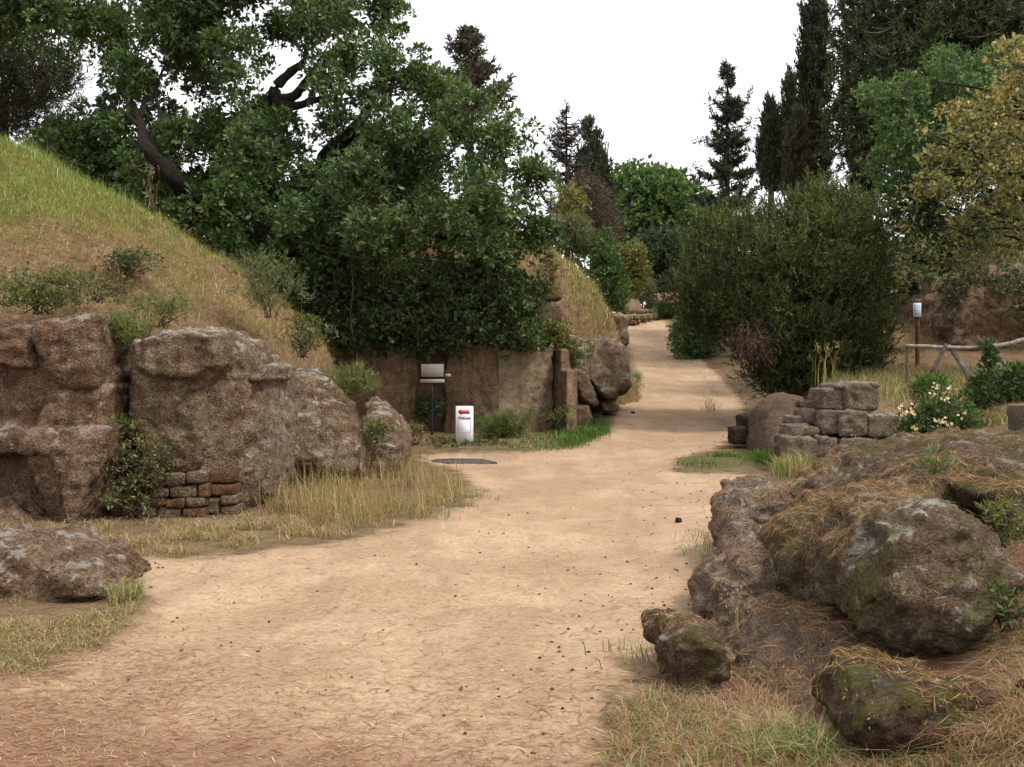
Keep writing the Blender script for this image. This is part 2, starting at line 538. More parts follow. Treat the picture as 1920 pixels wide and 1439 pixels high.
# grass mounds -------------------------------------------------------------
M1 = (-10.0, 18.2)
def mound1_z(x, y):
    dx, dy = x - M1[0], y - M1[1]
    r = np.hypot(dx, dy)
    th = np.degrees(np.arctan2(dy, dx))
    s = .93 - .155 * smooth(-48, -2, th)
    s = s + .03 * n2(x, y, .5, 21, 2)
    z = np.interp(r / s, [0, 1, 3, 5, 6.6, 7.6, 8.15, 8.5, 9.0], [5.68, 5.58, 5.05, 4.2, 3.2, 2.45, 2.0, 1.3, -.4])
    return z + .13 * n2(x, y, .8, 22, 3) + .035 * n2(x, y, 3.1, 23, 3)
M2 = (-4.0, 32.2)
def mound2_z(x, y):
    dx, dy = x - M2[0], y - M2[1]
    r = np.hypot(dx, dy) + .12 * n2(x, y, .6, 31, 3)
    z = np.interp(r, [0, 1.5, 4.2, 5.7, 6.75, 7.35, 7.6, 7.8, 8.6], [7.6, 7.4, 6.0, 4.9, 4.0, 3.1, 2.3, 1.6, -.5])
    return z + .22 * n2(x, y, .9, 32, 4) - .25 * smooth(.35, .7, np.abs(n2(x, y, .8, 35, 2)))
M3 = (21.5, 33.0)
def mound3_z(x, y):
    r = np.hypot(x - M3[0], y - M3[1])
    z = np.interp(r, [0, 3, 6, 8, 9, 9.6, 10.3], [9.5, 9.0, 7.2, 5.2, 4.0, 3.0, .5])
    return z + .2 * n2(x, y, .7, 41, 3)

def mound_material(name, green):
    m, t, b = newmat(name)
    co = nd(t, "ShaderNodeTexCoord").outputs["Object"]
    a = nd(t, "ShaderNodeVertexColor", layer_name="col")
    fine = noise_node(t, co, 22, 5, .7)
    mid = noise_node(t, co, 3, 5, .65, .5)
    c = mixc(t, ramp(t, mid, .38, .62), a.outputs[0], mixc(t, 1.0, a.outputs[0], (.72, .66, .6), 'MULTIPLY'))
    c = mixc(t, ramp(t, fine, .3, .7), mixc(t, 1.0, c, (.55, .5, .45), 'MULTIPLY'), mixc(t, 1.0, c, (1.15, 1.12, 1.05), 'MULTIPLY'))
    t.links.new(c, b.inputs["Base Color"])
    b.inputs["Roughness"].default_value = 1
    b.inputs["Specular IOR Level"].default_value = .1
    bump(t, b, mth(t, 'ADD', mid, fine), .9, .08)
    return m
M['mound'] = mound_material("mound_turf", 1)

def mound1_green(x, y, z):
    """how green the turf is: fresh near the crest, dry on the flank"""
    return smooth(2.6, 4.4, z + .9 * n2(x, y, .7, 51, 3) + .35 * n2(x, y, 3, 52, 2))
def mound2_green(x, y, z):
    return .5 * smooth(.05, .5, n2(x, y, .9, 53, 3)) + .06

def build_mound(name, c, rad, fz, fgreen, n=170):
    g = np.linspace(-rad, rad, n)
    X, Yg = np.meshgrid(c[0] + g, c[1] + g, indexing='ij')
    Z = fz(X, Yg)
    idx = np.arange(n * n).reshape(n, n)
    q = np.stack([idx[:-1, :-1], idx[1:, :-1], idx[1:, 1:], idx[:-1, 1:]], -1).reshape(-1, 4)
    rr = np.hypot(X - c[0], Yg - c[1]).ravel()
    q = q[(rr[q] < rad).all(1)]
    v = np.stack([X, Yg, Z], -1).reshape(-1, 3)
    gr = fgreen(X, Yg, Z).reshape(-1, 1)
    col = (1 - gr) * np.array([[.27, .19, .12]]) + gr * np.array([[.20, .19, .055]])
    used, inv = np.unique(q, return_inverse=True)
    o = put(name, v[used], inv.reshape(-1, 4), M['mound'], col=col[used], smooth_=True)
    tag(o, kind='structure')
build_mound("grassy_hill", M1, 9.2, mound1_z, mound1_green, 150)
build_mound("grassy_hill", M2, 8.8, mound2_z, mound2_green, 120)
build_mound("grassy_hill", M3, 10.4, mound3_z, mound2_green, 80)

def top_z(x, y):
    z = ground_z(x, y)
    for c, rad, f in ((M1, 9.1, mound1_z), (M2, 8.7, mound2_z), (M3, 10.3, mound3_z)):
        r = np.hypot(x - c[0], y - c[1])
        z = np.where(r < rad, np.maximum(z, f(x, y)), z)
    return z

# ------------------------------------------------------------------ rocks
def loft(poly, Yf, Yb, front=.72, back=.9, tilt=(0, 0), ref=None):
    """closed solid from an outline: a smaller front ring, the full outline a little behind it, a back ring.
    tilt: change of depth per metre to the right and per metre up."""
    Yr = ref if ref else Yf + .25 * (Yb - Yf)
    poly = np.asarray(poly, float)
    w = P(poly[:, 0], poly[:, 1], Yr)[:, [0, 2]]
    c = w.mean(0)
    T = Yb - Yf
    rings = []
    for s, d in ((front - .05, 0), (front + (1 - front) * .5, .05), (1.0, .2), (1.0, .6), (back, 1.0)):
        q = c + (w - c) * s
        y = Yf + d * T + (tilt[0] * (q[:, 0] - c[0]) + tilt[1] * (q[:, 1] - c[1])) * (1 if d < .9 else .5)
        rings.append(np.stack([q[:, 0], y, q[:, 1]], -1))
    n = len(poly)
    v = np.concatenate(rings)
    f = []
    for k in range(len(rings) - 1):
        for i in range(n):
            j = (i + 1) % n
            f.append((k * n + i, k * n + j, (k + 1) * n + j, (k + 1) * n + i))
    return v, f, list(range(n)), [4 * n + i for i in range(n)][::-1]

def box_solid(p0, p1):
    x0, y0, z0 = p0
    x1, y1, z1 = p1
    v = np.array([(x0, y0, z0), (x1, y0, z0), (x1, y0, z1), (x0, y0, z1), (x0, y1, z0), (x1, y1, z0), (x1, y1, z1), (x0, y1, z1)])
    f = [(0, 1, 5, 4), (1, 2, 6, 5), (2, 3, 7, 6), (3, 0, 4, 7)]
    return v, f, [3, 2, 1, 0], [4, 5, 6, 7]

def plan_solid(pts, z0, z1):
    """vertical prism over a plan polygon"""
    pts = np.asarray(pts, float)
    n = len(pts)
    z0 = np.broadcast_to(z0, n)
    z1 = np.broadcast_to(z1, n)
    v = np.concatenate([np.column_stack([pts, z0]), np.column_stack([pts, z1])])
    f = [(i, (i + 1) % n, n + (i + 1) % n, n + i) for i in range(n)]
    return v, f, list(range(n))[::-1], [n + i for i in range(n)]

def solid_mesh(pieces, voxel):
    bm = bmesh.new()
    for v, f, ca, cb in pieces:
        vs = [bm.verts.new(p) for p in v]
        for q in f + [ca, cb]:
            try:
                bm.faces.new([vs[i] for i in q])
            except ValueError:
                pass
    bmesh.ops.triangulate(bm, faces=bm.faces[:])
    bmesh.ops.recalc_face_normals(bm, faces=bm.faces[:])
    me = bpy.data.meshes.new("tmp")
    bm.to_mesh(me)
    bm.free()
    o = bpy.data.objects.new("tmp", me)
    COL.objects.link(o)
    md = o.modifiers.new("r", 'REMESH')
    md.mode = 'VOXEL'
    md.voxel_size = voxel
    dg = bpy.context.evaluated_depsgraph_get()
    ev = o.evaluated_get(dg)
    m2 = ev.to_mesh()
    nv = len(m2.vertices)
    co = np.empty(nv * 3, np.float32)
    m2.vertices.foreach_get("co", co)
    nf = len(m2.polygons)
    lt = np.empty(nf, np.int32)
    m2.polygons.foreach_get("loop_total", lt)
    lv = np.empty(len(m2.loops), np.int32)
    m2.loops.foreach_get("vertex_index", lv)
    ls = np.empty(nf, np.int32)
    m2.polygons.foreach_get("loop_start", ls)
    ev.to_mesh_clear()
    bpy.data.objects.remove(o)
    bpy.data.meshes.remove(me)
    quads = np.stack([lv[ls[lt == 4] + k] for k in range(4)], -1)
    tris = np.stack([lv[ls[lt == 3] + k] for k in range(3)], -1)
    return co.reshape(-1, 3).astype(float), quads, tris

def vnormals(v, q):
    n = np.zeros_like(v)
    fn = np.cross(v[q[:, 2]] - v[q[:, 0]], v[q[:, 3]] - v[q[:, 1]])
    for k in range(4):
        np.add.at(n, q[:, k], fn)
    return unit(n)

def relax(v, q, it):
    for _ in range(it):
        a = np.zeros_like(v)
        c = np.zeros(len(v))
        for k in range(4):
            np.add.at(a, q[:, k], v[q[:, (k + 1) % 4]])
            np.add.at(a, q[:, k], v[q[:, (k + 3) % 4]])
            np.add.at(c, q[:, k], 2)
        ok = c > 0
        v = v.copy()
        v[ok] = .4 * v[ok] + .6 * a[ok] / c[ok][:, None]
    return v

ROCKS = {}
RS = [100]
def rock(name, pieces, voxel, mat, label=None, cat='rock', group=None, amp=.05, freq=2.0, rel=3, parent=None, strata=.0, crack=.0, pit=.0, seed=None, kind=None, cuts=0):
    v, q, tr = solid_mesh(pieces, voxel)
    v = relax(v, q, rel)
    RS[0] += 1
    sd_ = seed or RS[0]
    if cuts:
        gc = np.random.default_rng(sd_)
        for k in range(cuts):
            pn = unit(gc.normal(size=3) * [1, 1, .8])
            pr = v @ pn
            lim = np.quantile(pr, gc.uniform(.86, .97))
            ex = np.maximum(pr - lim, 0)
            v = v - pn * (ex * .82)[:, None]
        v = relax(v, q, 1)
    nrm = vnormals(v, q)
    off = sd_ * 3.7
    d = amp * .62 * fbm(v * freq + off, 5, sd_, .52) + amp * .9 * (np.abs(fbm(v * freq * 1.25 + off + 31, 4, sd_ + 60, .55)) - .35)
    d = d + amp * .38 * (np.abs(fbm(v * freq * 3.1 + off + 4, 3, sd_ + 40, .6)) - .4)
    if strata:
        w = np.stack([v[:, 0] * .6, v[:, 1] * .6, v[:, 2] * 5 + .6 * vnoise(v * 1.2, 3)], -1)
        d = d + strata * fbm(w + off, 3, sd_ + 20)
    if crack:
        rr = np.abs(vnoise(v * freq * .9 + off + 9, sd_ + 5))
        d = d - crack * (1 - smooth(0, .12, rr))
    if pit:
        pn = vnoise(v * 9 + off, sd_ + 8)
        d = d - pit * smooth(.35, .7, pn)
    v = v + nrm * d[:, None]
    o = put(name, v, [q, tr] if len(tr) else q, M[mat], parent=parent, smooth_=True)
    if parent is None:
        tag(o, label, cat, group, kind)
    ROCKS[o.name] = (v, q, vnormals(v, q))
    return o

# left outcrop under the mound ----------------------------------------------
rock("rock_outcrop", [loft([(-140, 590), (40, 608), (120, 600), (205, 592), (212, 690), (222, 720), (228, 800), (224, 830), (205, 900), (180, 990), (60, 995), (-140, 995)], 11.12, 13.2, .97, 1),
                      loft([(-140, 600), (86, 615), (98, 640), (-140, 642)], 10.98, 12.5, .98, 1),
                      loft([(-140, 646), (84, 648), (92, 690), (-140, 672)], 10.94, 12.5, .98, 1),
                      loft([(92, 604), (150, 598), (207, 594), (214, 728), (170, 735), (130, 720), (100, 665)], 10.92, 12.6, .92, 1),
                      loft([(110, 735), (222, 724), (228, 790), (222, 820), (120, 825), (90, 800)], 10.9, 12.5, .9, 1, (-.1, .2)),
                      loft([(-140, 808), (225, 800), (218, 850), (198, 905), (182, 990), (162, 990), (150, 905), (125, 850), (95, 838), (-140, 850)], 10.62, 12.3, .97, 1, (0, .25)),
                      loft([(72, 838), (130, 850), (160, 905), (170, 990), (112, 992), (106, 930), (78, 880)], 10.78, 12, .93, 1),
                      loft([(-140, 920), (40, 930), (110, 985), (-140, 1000)], 10.8, 12, .9, 1, (0, .4))],
     .031, 'tuff_red', "large brown tuff outcrop with a ledge and notched foot under the mound", amp=.045, freq=2.2, rel=1, strata=.022, pit=.022, crack=.014)
rock("rock_outcrop", [loft([(262, 635), (300, 622), (360, 616), (428, 622), (432, 660), (424, 700), (400, 720), (405, 800), (398, 868), (370, 892), (310, 890), (285, 850), (262, 800), (256, 700)], 11.15, 12.9, .86, 1),
                      loft([(258, 640), (300, 625), (360, 618), (425, 626), (428, 690), (380, 712), (300, 705), (258, 690)], 10.98, 12.4, .9, 1),
                      loft([(398, 640), (470, 640), (480, 690), (492, 800), (500, 890), (478, 960), (390, 960), (396, 800)], 11.45, 13, .88, 1, (.5, .05))],
     .031, 'tuff', "rounded brown tuff column with a pale lichened cap standing on the stone footing", amp=.045, freq=2.4, rel=1, strata=.018, pit=.025, crack=.016, cuts=3)
rock("rock_outcrop", [loft([(205, 650), (285, 655), (285, 980), (180, 985), (205, 880)], 11.95, 13.2, .95, 1)], .06, 'tuff', "narrow shaded recess of brown tuff between two outcrops, with weeds in it", amp=.04)
rock("rock_outcrop", [loft([(436, 640), (478, 655), (484, 690), (500, 720), (515, 800), (528, 880), (524, 935), (462, 945), (470, 820), (452, 700)], 11.75, 13.4, .85, 1, (.75, .1)),
                      loft([(470, 690), (510, 684), (512, 712), (484, 722)], 11.6, 13.2, .8, 1)],
     .032, 'tuff_grey', "tall grey lichened tuff slab leaning beside the rounded column", amp=.04, freq=2.4, rel=1, strata=.016, crack=.02, pit=.018, cuts=3)
rock("rock_outcrop", [loft([(510, 675), (525, 690), (535, 790), (542, 900), (518, 925), (505, 830), (500, 730)], 12.55, 14, .85, 1, (.8, 0))],
     .036, 'tuff_grey', "thin upright grey tuff rib beside the sloping rock", amp=.035, rel=2, crack=.01)
rock("rock_outcrop", [loft([(524, 700), (570, 692), (620, 715), (660, 755), (670, 800), (668, 905), (530, 930), (532, 800)], 13.6, 15.6, .82, 1, (.55, .35)),
                      loft([(600, 840), (672, 835), (675, 905), (610, 915)], 13.7, 15, .8, 1, (.4, .3))],
     .038, 'tuff', "broad sloping brown tuff rock above the tall straw grass", amp=.055, freq=2.0, rel=2, crack=.03, pit=.02, strata=.018, cuts=5)
rock("boulder", [loft([(668, 765), (690, 748), (722, 768), (752, 815), (772, 862), (776, 895), (720, 905), (668, 910), (660, 830)], 14.9, 16.4, .8, 1, (.5, .3)),
                 loft([(700, 830), (740, 835), (772, 880), (770, 900), (705, 905)], 14.75, 15.8, .8, 1, (.3, .1))],
     .036, 'tuff', "rounded brown boulder at the foot of the mound next to the white route sign", amp=.06, freq=2.2, rel=3, crack=.02, pit=.012, cuts=10)
rock("boulder", [loft([(-160, 1040), (-40, 1016), (50, 1020), (110, 1044), (165, 1068), (216, 1106), (206, 1120), (120, 1128), (40, 1145), (-160, 1155)], 7.25, 8.5, .95, .95, (.05, .3)),
                 loft([(112, 1052), (165, 1070), (214, 1107), (125, 1116)], 7.12, 8.0, .92, .9)],
     .02, 'tuff_red', "low pink-grey boulder lying alone at the photo's lower left edge", amp=.05, freq=2.6, rel=1, strata=.016, pit=.018, crack=.016)

# small stone footing under the column ----------------------------------------
footing = empty("stone_footing", P(370, 955, 11.2), "low footing of small red and brown tuff stones under the rounded rock column", "stone footing")
FOOT = [[(285, 888, 312, 912), (314, 888, 352, 908), (354, 886, 392, 904), (394, 884, 442, 906)],
        [(290, 914, 322, 930), (324, 911, 376, 932), (378, 907, 396, 930), (398, 908, 444, 926)],
        [(276, 932, 316, 948), (318, 934, 352, 950), (354, 933, 390, 948), (392, 931, 416, 962), (418, 928, 446, 946)],
        [(262, 950, 300, 968), (302, 951, 346, 970), (348, 951, 390, 968), (418, 948, 448, 966)],
        [(216, 930, 236, 968), (238, 938, 260, 968)]]
for row in FOOT:
    for (a, b_, c_, d_) in row:
        j = R.uniform(-1.2, 1.2, 8)
        a, b_, c_, d_ = a - 1, b_ - 1, c_ + 1, d_ + 1
        rock("stone", [loft([(a + j[0], b_ + j[1]), (c_ + j[2], b_ + j[3]), (c_ + j[4], d_ + j[5]), (a + j[6], d_ + j[7])], 11.08 + R.uniform(-.03, .03) + .12 * (a > 390), 11.6, .95, 1)],
             .024, 'tuff_brick' if R.random() < .3 else 'tuff', parent=footing, amp=.014, freq=6, rel=1)

# cut tuff wall behind the signs ------------------------------------------------
def wx(px, Y):
    return (px - CX) / F * Y
wall = empty("rock_wall", (wx(820, 22.6), 22.6, .1), "tall cut tuff wall behind the white route sign, overhung by ivy", "rock wall")
def plan(*pts):
    return [(wx(px, Y), Y) for px, Y in pts]
zt = lambda py, Y: H - (py - CY) / F * Y
rock("wall_face", [plan_solid(plan((560, 22.75), (781, 22.55), (781, 23.0), (836, 22.98), (836, 22.62), (866, 22.5), (872, 22.5), (874, 22.6), (937, 22.3), (937, 24.6), (560, 24.6)), -.2,
                              [zt(648, 22.7)] * 9 + [zt(640, 23)] * 2)], .06, 'tuff_wall', parent=wall, amp=.06, freq=1.5, rel=2, pit=.02, strata=.012, crack=.025)
rock("wall_face", [plan_solid(plan((933, 22.26), (1036, 23.1), (1040, 24.8), (933, 24.8)), -.2, [zt(655, 22.3), zt(652, 23.1), zt(645, 24), zt(645, 24)])],
     .04, 'tuff_light', parent=wall, amp=.05, freq=2.0, rel=2, pit=.02, strata=.01, crack=.015)["label"] = "lighter sunlit face of the cut wall"  # paler tuff than the left face: its sunlight is put into the colour
rock("rock_pillar", [plan_solid(plan((1033, 23.5), (1062, 22.3), (1080, 22.45), (1082, 23.9), (1040, 24.3)), 0, zt(695, 22.6)),
                     plan_solid(plan((1033, 23.6), (1052, 22.75), (1062, 22.8), (1072, 23.9), (1040, 24.3)), 0, zt(655, 22.9))],
     .036, 'tuff_wall', "narrow stepped tuff pillar closing the right end of the cut wall", cat='rock pillar', amp=.02, freq=3, rel=2, pit=.006)
ashlar = empty("ashlar_wall", (wx(820, 24), 24.0, 2.0), "three courses of squared tuff blocks above the cut wall, half hidden by leaves", "block wall")
for k, (ya, yb, off) in enumerate(((608, 650, 0), (566, 607, 35), (528, 565, 10))):
    x = 560 + off
    while x < 1052:
        w_ = R.uniform(58, 84)
        x2 = min(x + w_, 1056)
        if x2 - x > 20:
            Yq = 23.55 + .12 * k + R.uniform(-.04, .04)
            rock("block", [loft([(x + 1, ya + 1), (x2 - 1.5, ya + 1), (x2 - 1.5, yb - 1), (x + 1, yb - 1)], Yq, Yq + .9, .95, 1)], .09, 'tuff_wall', parent=ashlar, amp=.02, freq=4, rel=1)
        x = x2

# boulders right of the wall ---------------------------------------------------
rock("boulder", [loft([(1064, 628), (1085, 632), (1120, 668), (1150, 705), (1160, 728), (1150, 748), (1128, 745), (1100, 712), (1072, 690), (1062, 660)], 25.4, 27.5, .9, 1, (.2, .5))],
     .05, 'tuff', "long tilted tuff slab sliding down towards the path beside the pillar", amp=.06, freq=1.6, rel=3)
rock("boulder", [loft([(1078, 690), (1098, 702), (1112, 726), (1122, 755), (1112, 766), (1090, 752), (1076, 722)], 24.3, 25.8, .8, 1, (.2, .2))],
     .04, 'tuff', "pale pitted boulder propped on edge right of the stepped pillar", amp=.06, freq=2.2, rel=4, pit=.02)
rock("boulder", [loft([(1077, 760), (1104, 758), (1110, 778), (1108, 806), (1076, 806)], 24.0, 25.2, .85, 1)],
     .04, 'tuff_wall', "squat brown block under the pale propped boulder", amp=.04, freq=2, rel=3)
rock("boulder", [loft([(1119, 716), (1148, 714), (1158, 728), (1158, 746), (1124, 748)], 26.4, 27.6, .8, 1), loft([(1120, 735), (1157, 735), (1156, 752), (1122, 752)], 26.5, 27.6, .9, 1)],
     .045, 'tuff', "grey block below the end of the tilted slab, by the path", amp=.05, freq=2, rel=3)
rock("boulder", [loft([(1122, 753), (1150, 752), (1161, 762), (1158, 772), (1130, 772)], 25.6, 26.6, .8, .9, (0, .3))],
     .04, 'tuff_wall', "flat low stone at the path edge above the bright green grass", amp=.03, freq=2, rel=3)
rock("rock_outcrop", [loft([(1100, 640), (1130, 632), (1165, 650), (1173, 672), (1174, 735), (1150, 742), (1120, 700), (1098, 668)], 27.0, 30.5, .9, 1, (-.1, .25)),
                      loft([(1145, 690), (1172, 685), (1174, 740), (1150, 742)], 26.9, 29, .9, 1)],
     .08, 'tuff', "dark pitted outcrop at the corner where the uphill path passes the second mound", amp=.10, freq=1.4, rel=3, pit=.03, crack=.02)
rock("rock_outcrop", [loft([(1150, 590), (1166, 585), (1178, 600), (1176, 650), (1160, 655), (1150, 640)], 33, 35, .85, 1)],
     .07, 'tuff', "dark upright rock at the crest side of the second mound", amp=.1, freq=1.3, rel=3)

# right: block wall, dark blocks, bank rocks -----------------------------------
bw = empty("stone_block_wall", P(1575, 858, 15.9), "stepped ruin of rough grey tuff blocks beside the flowering shrub", "stone wall")
BLK = [(1466, 818, 1530, 862, 15.7), (1526, 816, 1569, 858, 15.75), (1567, 820, 1645, 858, 15.75),
       (1532, 766, 1569, 816, 15.9), (1566, 769, 1622, 819, 15.8), (1618, 773, 1680, 822, 15.85),
       (1534, 727, 1581, 769, 16.0), (1576, 722, 1642, 770, 15.95),
       (1478, 796, 1534, 818, 15.85), (1505, 766, 1534, 797, 16.2), (1507, 752, 1531, 768, 16.4), (1485, 780, 1508, 797, 16.3)]
for (a, b_, c_, d_, Y) in BLK:
    j = R.uniform(-2.5, 2.5, 12)
    mx = (a + c_) / 2
    rock("block", [loft([(a + j[0], b_ + 2 + j[1]), (mx + j[8], b_ + j[9]), (c_ - 1 + j[2], b_ + 3 + j[3]), (c_ + j[10], (b_ + d_) / 2), (c_ + j[4], d_ - 1), (mx, d_ + j[11] * .3), (a + j[6], d_ - 1), (a + j[7] * .6, (b_ + d_) / 2)], Y, Y + .75, .95, 1)],
         .03, 'block', parent=bw, amp=.03, freq=4, rel=1, pit=.014, strata=.01)
rock("slab", [loft([(1556, 722), (1600, 716), (1643, 717), (1645, 727), (1600, 730), (1556, 731)], 15.95, 16.8, .9, 1)], .025, 'block', parent=bw, amp=.02, freq=5, rel=2)
rock("rock_ledge", [loft([(1420, 840), (1440, 775), (1475, 745), (1520, 738), (1520, 800), (1480, 850), (1470, 868), (1425, 868)], 18.2, 20, .8, 1, (-.1, .8))], .07, 'boulder_pale',
     "smooth brown-grey rock bank curving up left of the block wall ruin", amp=.05, freq=1.4, rel=4)
rock("stone_block", [loft([(1370, 802), (1395, 799), (1402, 804), (1402, 832), (1372, 834)], 19.6, 20.1, .93, .95)], .03, 'dark_block', "dark square stone block on the path edge, in front of the other dark one", cat='stone block', group="dark stone blocks by the path", amp=.015, freq=4, rel=1)
rock("stone_block", [loft([(1387, 780), (1415, 776), (1420, 783), (1420, 812), (1389, 814)], 20.3, 20.9, .93, .95)], .03, 'dark_block', "dark stone block just behind its twin at the right edge of the path", cat='stone block', group="dark stone blocks by the path", amp=.02, freq=4, rel=1)
rock("rock_outcrop", [loft([(1762, 560), (1800, 520), (1860, 500), (1990, 490), (1990, 668), (1770, 672), (1758, 620)], 26.4, 29.5, .9, 1, (.1, .3)),
                      loft([(1768, 600), (1800, 570), (1812, 668), (1770, 672)], 26.1, 28, .85, 1)],
     .07, 'tuff_red', "reddish tuff cliff streaked with white behind the rustic fence", amp=.13, freq=1.5, rel=1, strata=.05, crack=.06, pit=.04)

# right foreground boulders -----------------------------------------------------
def fg(name, pieces, mat, label, **k):
    k.setdefault('amp', .035)
    k.setdefault('freq', 3.2)
    k.setdefault('rel', 3)
    k.setdefault('cuts', 12)
    k.setdefault('strata', .012)
    k.setdefault('pit', .012)
    k.setdefault('crack', .014)
    rock(name, pieces, .022, mat, label, **k)
fg("boulder", [loft([(1236, 1205), (1256, 1186), (1300, 1182), (1338, 1186), (1352, 1205), (1352, 1250), (1330, 1290), (1290, 1312), (1262, 1306), (1254, 1260), (1246, 1230)], 4.95, 5.6, .9, .98)],
   'boulder', "small pointed brown boulder at the path edge, foremost of the right-hand rocks", amp=.06, freq=3.6, rel=2, cuts=4)
fg("boulder", [loft([(1322, 1150), (1345, 1085), (1380, 1035), (1425, 1012), (1475, 1025), (1515, 1060), (1515, 1180), (1420, 1188), (1330, 1172)], 6.1, 7.3, .8, .95, (0, .6)),
               loft([(1392, 1125), (1480, 1118), (1515, 1135), (1505, 1178), (1400, 1178)], 5.9, 6.8, .92, 1)],
   'boulder_grey', "rough grey-brown rock sloping down to the path behind the small pointed boulder", amp=.07, rel=2, cuts=6)
fg("boulder", [loft([(1350, 1015), (1362, 965), (1395, 930), (1440, 917), (1490, 928), (1525, 965), (1518, 1045), (1380, 1048)], 8.0, 9.2, .82, .95, (.1, .4))],
   'boulder_grey', "rounded grey rock farthest along the row at the right edge of the dirt path", amp=.07, rel=2, cuts=6)
fg("boulder", [loft([(1540, 970), (1590, 925), (1690, 880), (1800, 853), (1990, 832), (2100, 850), (2100, 980), (1900, 1000), (1700, 1000), (1560, 1010)], 6.0, 8.0, .85, 1, (0, 1.1))],
   'boulder', "broad flat boulder top strewn with dry pine needles behind the mossy boulders", amp=.07, freq=2.0, rel=3, cuts=5)
fg("boulder", [loft([(1482, 1000), (1500, 968), (1560, 945), (1640, 945), (1690, 980), (1650, 1070), (1612, 1150), (1602, 1196), (1560, 1172), (1520, 1146), (1490, 1116), (1466, 1085), (1472, 1030)], 5.72, 6.9, .92, 1, (-.1, .3))],
   'boulder', "dark overhanging boulder covered in moss and needles, left half of the big pair", rel=2, amp=.055, cuts=6)
fg("boulder", [loft([(1586, 1130), (1600, 1075), (1628, 1020), (1656, 975), (1702, 958), (1775, 956), (1815, 970), (1852, 1005), (1892, 1055), (1914, 1110), (1860, 1134), (1800, 1168), (1790, 1188), (1700, 1196), (1640, 1196), (1605, 1174)], 4.72, 5.9, .86, .96, (-.08, .42))],
   'boulder_lichen', "largest rounded boulder with white lichen streaks, right half of the big pair", rel=2, amp=.055, cuts=6)
fg("boulder", [loft([(1330, 1365), (1400, 1280), (1480, 1220), (1560, 1190), (1640, 1190), (1740, 1205), (1830, 1195), (1860, 1250), (1700, 1330), (1500, 1390), (1380, 1385)], 4.75, 6.2, .8, 1, (0, 1.6))],
   'boulder_pale', "smooth greyish rock base under the overhanging boulders", rel=4, amp=.06, cuts=0, freq=2.2)
fg("boulder", [loft([(1568, 1335), (1582, 1300), (1640, 1284), (1740, 1280), (1830, 1284), (1868, 1305), (1864, 1340), (1815, 1400), (1710, 1424), (1615, 1408), (1574, 1370)], 3.95, 4.65, .9, .98, (.1, .35)),
               ],
   'boulder_moss', "squat dark mossy boulder lowest in the right foreground", rel=2, amp=.05, cuts=4)
fg("boulder", [loft([(1795, 910), (1850, 900), (2000, 905), (2000, 1060), (1900, 1065), (1850, 1000)], 5.6, 7.0, .85, 1, (0, .6))],
   'boulder_moss', "shadowed brown rock at the right edge behind the largest boulder", rel=2, cuts=4)

# ------------------------------------------------------------------ foliage
def leaf_geo(c, axis, L, Wd, col, fold=.18, rng=R):
    """two-triangle leaves folded along the midrib"""
    n = len(c)
    L = np.broadcast_to(np.asarray(L, float), n)[:, None]
    Wd = np.broadcast_to(np.asarray(Wd, float), n)[:, None]
    side = unit(np.cross(axis, rdir(n, rng)))
    nor = np.cross(side, axis)
    mid = c + axis * L * .5 + nor * Wd * fold
    v = np.stack([c, mid + side * Wd * .5, c + axis * L, mid - side * Wd * .5], 1).reshape(-1, 3)
    b = np.arange(n)[:, None] * 4
    f = np.concatenate([b + [0, 1, 2], b + [0, 2, 3]])
    return v, f, np.repeat(col, 4, 0)

def needle_geo(c, axis, L, Wd, col, rng=R):
    n = len(c)
    L = np.broadcast_to(np.asarray(L, float), n)[:, None]
    Wd = np.broadcast_to(np.asarray(Wd, float), n)[:, None]
    side = unit(np.cross(axis, rdir(n, rng))) * Wd * .5
    v = np.stack([c - side, c + side, c + axis * L], 1).reshape(-1, 3)
    f = np.arange(n)[:, None] * 3 + [0, 1, 2]
    return v, f, np.repeat(col, 3, 0)

def pal(cols, t, var, rng=R):
    """colour along a list of colours for t in 0..1, with a brightness wobble"""
    cols = np.asarray(cols, float)
    t = np.clip(t, 0, .9999) * (len(cols) - 1)
    i = t.astype(int)
    f = (t - i)[:, None]
    c = cols[i] * (1 - f) + cols[i + 1] * f
    return c * np.exp(rng.normal(0, var, len(c)))[:, None]

def poly_points(poly, n, rng, margin=0, holes=()):
    poly = np.asarray(poly, float)
    lo, hi = poly.min(0), poly.max(0)
    xs, ys = [], []
    got = 0
    while got < n:
        x = rng.uniform(lo[0], hi[0], n * 2)
        y = rng.uniform(lo[1], hi[1], n * 2)
        ok = inside(poly, x, y)
        if margin:
            ok &= edge_dist(poly, x, y) > margin * rng.uniform(.3, 1.4, len(x))
        for hx, hy, hr in holes:
            ok &= ((x - hx) ** 2 + (y - hy) ** 2) > (hr * rng.uniform(.85, 1.25, len(x))) ** 2
        xs.append(x[ok])
        ys.append(y[ok])
        got += ok.sum()
    return np.concatenate(xs)[:n], np.concatenate(ys)[:n]

def clump_centres(poly, Y0, T, n, rng, margin=10, holes=(), D=120, ytilt=0.0, yx=0.0, zref=None):
    x, y = poly_points(poly, n, rng, margin, holes)
    d = edge_dist(poly, x, y)
    pr = np.sqrt(np.clip(1 - (1 - np.clip(d / D, 0, 1)) ** 2, .04, 1))
    u = rng.uniform(-1, 1, n)
    u = np.sign(u) * np.abs(u) ** .7
    m = np.asarray(poly, float).mean(0)
    Y = Y0 + T * pr * u + ytilt * (y - m[1]) + yx * (x - m[0])
    return P(x, y, Y)

